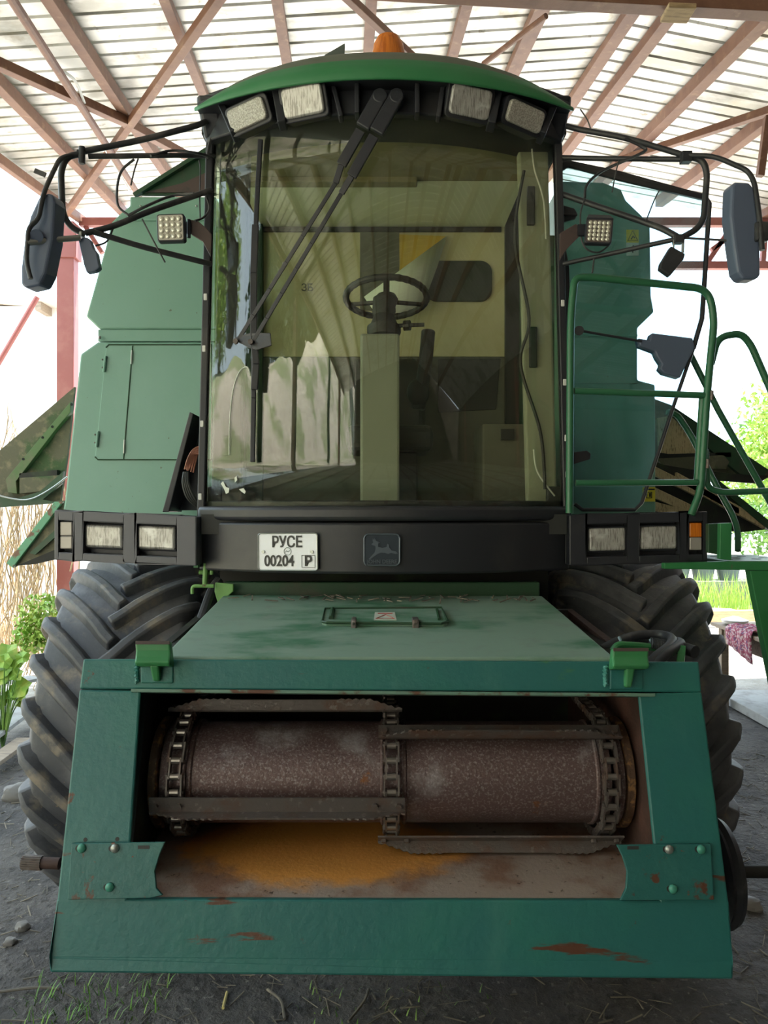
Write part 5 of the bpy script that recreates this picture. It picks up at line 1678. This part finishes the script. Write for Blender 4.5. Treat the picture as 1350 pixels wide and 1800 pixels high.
def leafy(name, label, cat, blobs, n, size, mt, trunk=None, group=None, root=(0, 0, 0), seed=1):
    rnd = random.Random(seed)
    t = thing(name, label, cat, root, group)
    m = MB()
    tot = sum(b[1] ** 2 for b in blobs)
    for (c, r, sz) in blobs:
        for _ in range(int(n * r * r / tot)):
            d = Vector((rnd.gauss(0, 1), rnd.gauss(0, 1), rnd.gauss(0, 1))).normalized() * r * (rnd.random() ** 0.4)
            p = Vector(c) + Vector((d.x, d.y, d.z * sz))
            a = Vector((rnd.gauss(0, 1), rnd.gauss(0, 1), rnd.gauss(0, 0.6))).normalized()
            b = a.orthogonal().normalized()
            b = Matrix.Rotation(rnd.uniform(0, 6.28), 3, a) @ b
            e = a.cross(b)
            s = size * rnd.uniform(0.6, 1.3)
            m.add([p - b * s, p + e * s * 0.45, p + b * s, p - e * s * 0.45], [(0, 1, 2, 3)])
    o = m.build('crown', M[mt], t, fix=False)
    if trunk:
        k = MB()
        for pts, rr in trunk:
            k.tube([Vector(p) for p in pts], rr, 8)
        k.build('trunk', M['bark'], t, smooth=True)
    return t


def ring(cx, cy, cz, R, k, r, seed, sz=0.9):
    rnd = random.Random(seed)
    return [((cx + rnd.uniform(-R, R), cy + rnd.uniform(-R, R), cz + rnd.uniform(-R, R) * 0.9), r * rnd.uniform(0.7, 1.2), sz) for _ in range(k)]


leafy('leafy_tree', 'sunlit leafy tree beyond the hand rails on the right', 'tree', ring(9.2, 17.5, 3.2, 1.3, 16, 0.85, 3), 9000, 0.075, 'leaf2', [([(9.3, 17.5, -0.1), (9.2, 17.5, 1.6), (9.0, 17.4, 3.2)], [0.16, 0.12, 0.06])], root=(9.3, 17.5, 0), seed=4)
leafy('leafy_tree', 'darker tree further back at the right edge, partly hidden by the sunlit tree', 'tree', ring(12.6, 21.5, 3.0, 2.0, 14, 1.2, 8), 6000, 0.10, 'leaf', [([(12.6, 21.5, -0.1), (12.5, 21.5, 3.0)], [0.2, 0.1])], root=(12.6, 21.5, 0), seed=5)
# trees standing left of the shed: seen in the windscreen's reflection
leafy('leafy_tree', 'dark green tree left of the shed, reflected in the edge of the windscreen', 'tree', ring(-9.0, 4.6, 3.6, 1.6, 14, 1.0, 12), 7000, 0.10, 'leaf', [([(-9.0, 4.6, -0.1), (-9, 4.6, 3.5)], [0.2, 0.1])], root=(-9.0, 4.6, 0), seed=6)
M['darkleaf'] = mat('dark_leaves', (0.025, 0.060, 0.018), 0.6)
leafy('leafy_tree', 'tall light green tree on the bank left of the shed, reflected beside the wiper blade', 'tree', ring(-10.5, 0.8, 6.6, 1.3, 14, 0.9, 14, 1.3), 6000, 0.10, 'leaf2', [([(-10.5, 0.8, 2.5), (-10.5, 0.8, 6.0)], [0.16, 0.08])], root=(-10.5, 0.8, 3.4), seed=7)
for i, (x, y, z) in enumerate(((-10.8, -4.7, 6.6), (-11.0, -10.2, 7.8), (-11.0, -15.8, 9.0), (-11.5, -21.5, 10.0), (-6.0, -25.0, 10.0), (-0.3, -26.0, 8.0))):
    leafy('leafy_tree', 'dark tree of the belt along the top of the bank, mirrored in the windscreen', 'tree', ring(x, y, z, 1.2, 15, 1.25, 40 + i, 1.25), 5000, 0.19, 'darkleaf', [([(x, y, 3.0), (x, y, z)], [0.2, 0.1])], 'trees on top of the bank', root=(x, y, 4.0), seed=50 + i)
# dry vines hanging at the rear left corner
vm = MB()
rnd = random.Random(5)
for k in range(150):
    u = rnd.uniform(-40, 100)
    Y = rnd.uniform(8.6, 10.2)
    v0 = rnd.uniform(700, 960) + max(0, u) * 1.2
    p = [W(u + rnd.uniform(-25, 25), v0, Y)]
    for j in range(5):
        p.append(p[-1] + Vector((rnd.uniform(-.12, .12), rnd.uniform(-.05, .05), -rnd.uniform(0.16, 0.42))))
    p = [q if q.z > 0 else Vector((q.x, q.y, 0.02)) for q in p]
    vm.tube(spline(p, 4), rnd.uniform(0.004, 0.009), 4)
v = vm.build('dry_vines', M['vine'], smooth=True)
tag(v, 'tangle of dry brown vines hanging by the red post at the left edge', 'vines', kind='stuff')
tag(grass('dry_stalks', -7.2, -4.4, 10.4, 11.6, 700, 0.9, 'vine', 0.35), 'dry straw stalks standing behind the left wheel', 'dry stalks')
leafy('leafy_bush', 'small green bush growing among the dry vines behind the left wheel', 'bush', [((W(75, 1085, 8.0)), 0.28, 0.9), ((W(100, 1110, 7.95)), 0.22, 0.8), (W(60, 1120, 7.95), 0.22, 0.8)], 1500, 0.035, 'leaf2', root=(-3.5, 8.0, 0), seed=9)

# broad-leaved plant at the left edge
pt = thing('weed_plant', 'bright green broad-leaved weed at the left edge beside the left wheel', 'plant', (-3.35, 6.9, 0))
lm, stm = MB(), MB()
rnd = random.Random(21)
basep = Vector((W(5, 0, 6.45).x, 6.45, 0))
for k in range(34):
    tip = W(rnd.uniform(-35, 50), rnd.uniform(1140, 1235), 6.45 + rnd.uniform(-.12, .12))
    stm.tube(spline([basep, (basep + tip) / 2 + Vector((0, 0, 0.08)), tip], 4), 0.005, 5)
    a = rnd.uniform(-0.8, 0.8)
    nrm = Vector((rnd.uniform(-.5, .5), -1, rnd.uniform(0.3, 1.2))).normalized()
    ex = nrm.orthogonal().normalized()
    ex = Matrix.Rotation(rnd.uniform(0, 6.28), 3, nrm) @ ex
    ey = nrm.cross(ex)
    s = rnd.uniform(0.06, 0.105)
    out = [tip]
    for q in range(15):
        an = 2 * pi * q / 15
        rr = s * (0.62 + 0.38 * abs(cos(2.5 * an)))
        out.append(tip + ex * rr * cos(an) + ey * rr * sin(an) + nrm * 0.015 * cos(3 * an))
    lm.add(out, [(0, 1 + q, 1 + (q + 1) % 15) for q in range(15)])
lm.build('leaves', M['leaf2'], pt, fix=False)
stm.build('stems', M['leaf'], pt, smooth=True)

# planks and stones on the ground at the left
for i, (a, b, w, z, lb, mt) in enumerate((((-40, 1310), (48, 1246), 0.17, 0.16, 'pale grey plank lying uppermost by the left wheel', 'greyboard'),
                                         ((-30, 1352), (44, 1300), 0.14, 0.10, 'weathered plank lying second from the top by the left wheel', 'wood'),
                                         ((20, 1200), (62, 1192), 0.22, 0.22, 'short pale board behind the broad-leaved weed', 'greyboard'))):
    Y0 = (EYE - z) * F_PX / (a[1] - CY)
    Y1 = (EYE - z) * F_PX / (b[1] - CY)
    o = MB().beam(W(a[0], a[1], Y0), W(b[0], b[1], Y1), w, 0.035).build('plank', M[mt], bevel=0.004)
    tag(o, lb, 'plank', 'planks lying at the left')
def rock(c, r, sd):
    m = MB().ball((0, 0, 0), 1, 14, 9)
    for p in m.v:
        k = 1 + 0.35 * noise.noise(p * 1.4 + Vector((sd, 0, 0)))
        p.x *= r * k; p.y *= r * k; p.z *= r * 0.62 * k
        p += Vector(c)
    return m


for i, (u, v, r, lb) in enumerate(((1322, 1583, 0.055, 'grey stone beside the drive pulley on the right'), (30, 1390, 0.10, 'rounded stone at the left edge behind the left wheel'), (40, 1622, 0.035, 'dark clod of earth left of the bottom plate, upper one'), (18, 1648, 0.03, 'dark clod of earth left of the bottom plate, lower one'))):
    Y = EYE * F_PX / (v + 8 - CY)
    p = W(u, v, Y)
    o = rock((p.x, Y, ground_z(p.x, Y) + r * 0.35), r, i * 3.1).build('stone', M['stone'], smooth=True)
    tag(o, lb, 'stone', 'loose stones and clods on the earth')

# litter on the earth floor
lt = MB()
rnd = random.Random(3)
for k in range(2600):
    x, y = rnd.uniform(-3.4, 3.6), rnd.uniform(2.95, 6.5)
    if (abs(x) < 1.75 and y > 3.7) or x > 3.4: continue
    a = rnd.uniform(0, pi)
    l = rnd.uniform(0.01, 0.05) * (1.0 if rnd.random() < 0.93 else 2.4)
    d = Vector((cos(a), sin(a), rnd.uniform(-.1, .25))) * l
    c = Vector((x, y, ground_z(x, y) + 0.006))
    t = rnd.uniform(0.002, 0.005)
    lt.beam(c - d, c + d, t, t)
tag(lt.build('straw_litter', M['twig'], fix=False), 'straw and twigs scattered on the dark earth floor', 'litter', kind='stuff')
tag(grass('short_weeds', -1.5, -0.9, 2.98, 3.3, 170, 0.05, 'leaf', 0.9), 'sparse green weeds under the left end of the bottom plate', 'weeds')
tag(grass('weed_sprouts', -0.35, 0.45, 2.98, 3.25, 50, 0.03, 'leaf', 0.9), 'few green sprouts on the earth below the middle of the bottom plate', 'weeds')
yst = MB().tube([W(392, 1772, 3.10), W(399, 1744, 3.22)], 0.006, 8).build('yellow_stick', mat('yellow_straw', (0.55, 0.45, 0.16), 0.7), smooth=True)
tag(yst, 'short yellow stalk on the dark earth below the bottom plate', 'stick')
for i, (a, b, lb) in enumerate((((648, 1738), (612, 1795), 'dark twig below the bottom plate, nearest the middle'), ((470, 1738), (500, 1790), 'thin bent twig below the bottom plate, beside the weeds'), ((0, 1744), (105, 1738), 'long pale straw lying at the lower left corner'))):
    Y0, Y1 = EYE * F_PX / (a[1] - CY), EYE * F_PX / (b[1] - CY)
    p0, p1 = W(a[0], a[1], Y0), W(b[0], b[1], Y1)
    p0.z, p1.z = ground_z(p0.x, p0.y) + 0.01, ground_z(p1.x, p1.y) + 0.01
    o = MB().tube(spline([p0, (p0 + p1) / 2 + Vector((0.02, 0.01, 0.006)), p1], 5), 0.006, 6).build('twig', M['twig'], smooth=True)
    tag(o, lb, 'twig', 'twigs on the earth floor')

# neighbouring house in full sun behind the left side
hs = thing('farm_house', 'whitewashed house in full sun behind the red post on the left', 'house', (-9.5, 18, 0))
part(MB().bb((-18, 17.0, -0.1), (-5.9, 21, 6.55)), 'wall', 'wall', hs)
part(MB().prism([Vector((-18.4, 16.4, 7.35)), Vector((-5.3, 16.4, 6.35)), Vector((-5.3, 16.4, 6.45)), Vector((-18.4, 16.4, 7.45))], (0, 5, 0)), 'roof', 'tile', hs)
for k in range(8):
    x = -5.9 - k * 1.5
    part(MB().bb((x - 0.06, 16.45, 6.28 + (-5.3 - x) * 0.0763 - 0.12), (x + 0.06, 17.2, 6.28 + (-5.3 - x) * 0.0763 + 0.06)), 'rafter_tail', 'wood', hs)

# things behind the viewer that the windscreen mirrors
tp_ = MB().grid(lambda i, j: Vector((-3.62 + 0.03 * sin(j * 14), -4.6 - 0.34 * i + 0.06 * sin(i * 9 + j * 3), 4.55 - 3.0 * j)), 10, 26)
o = tp_.build('tarpaulin', M['tarp'], smooth=True, solid=0.004)
tag(o, 'green tarpaulin hanging between the shed posts, mirrored in the windscreen', 'tarpaulin')
ld = thing('ladder', 'dark ladder leaning under the green tarpaulin, mirrored in the windscreen', 'ladder', (-3.5, -4.6, 0))
for dx in (-0.2, 0.2):
    part(MB().beam((-2.75, -4.7 + dx, -0.02), (-3.32, -4.7 + dx, 2.6), 0.03, 0.06, up=(0, 1, 0)), 'rail', 'cabdark', ld)
for k in range(7):
    z = 0.3 + k * 0.33
    part(MB().cyl((-2.75 - 0.57 * z / 2.6, -4.9, z), (-2.75 - 0.57 * z / 2.6, -4.5, z), 0.015, 8), 'rung', 'cabdark', ld)
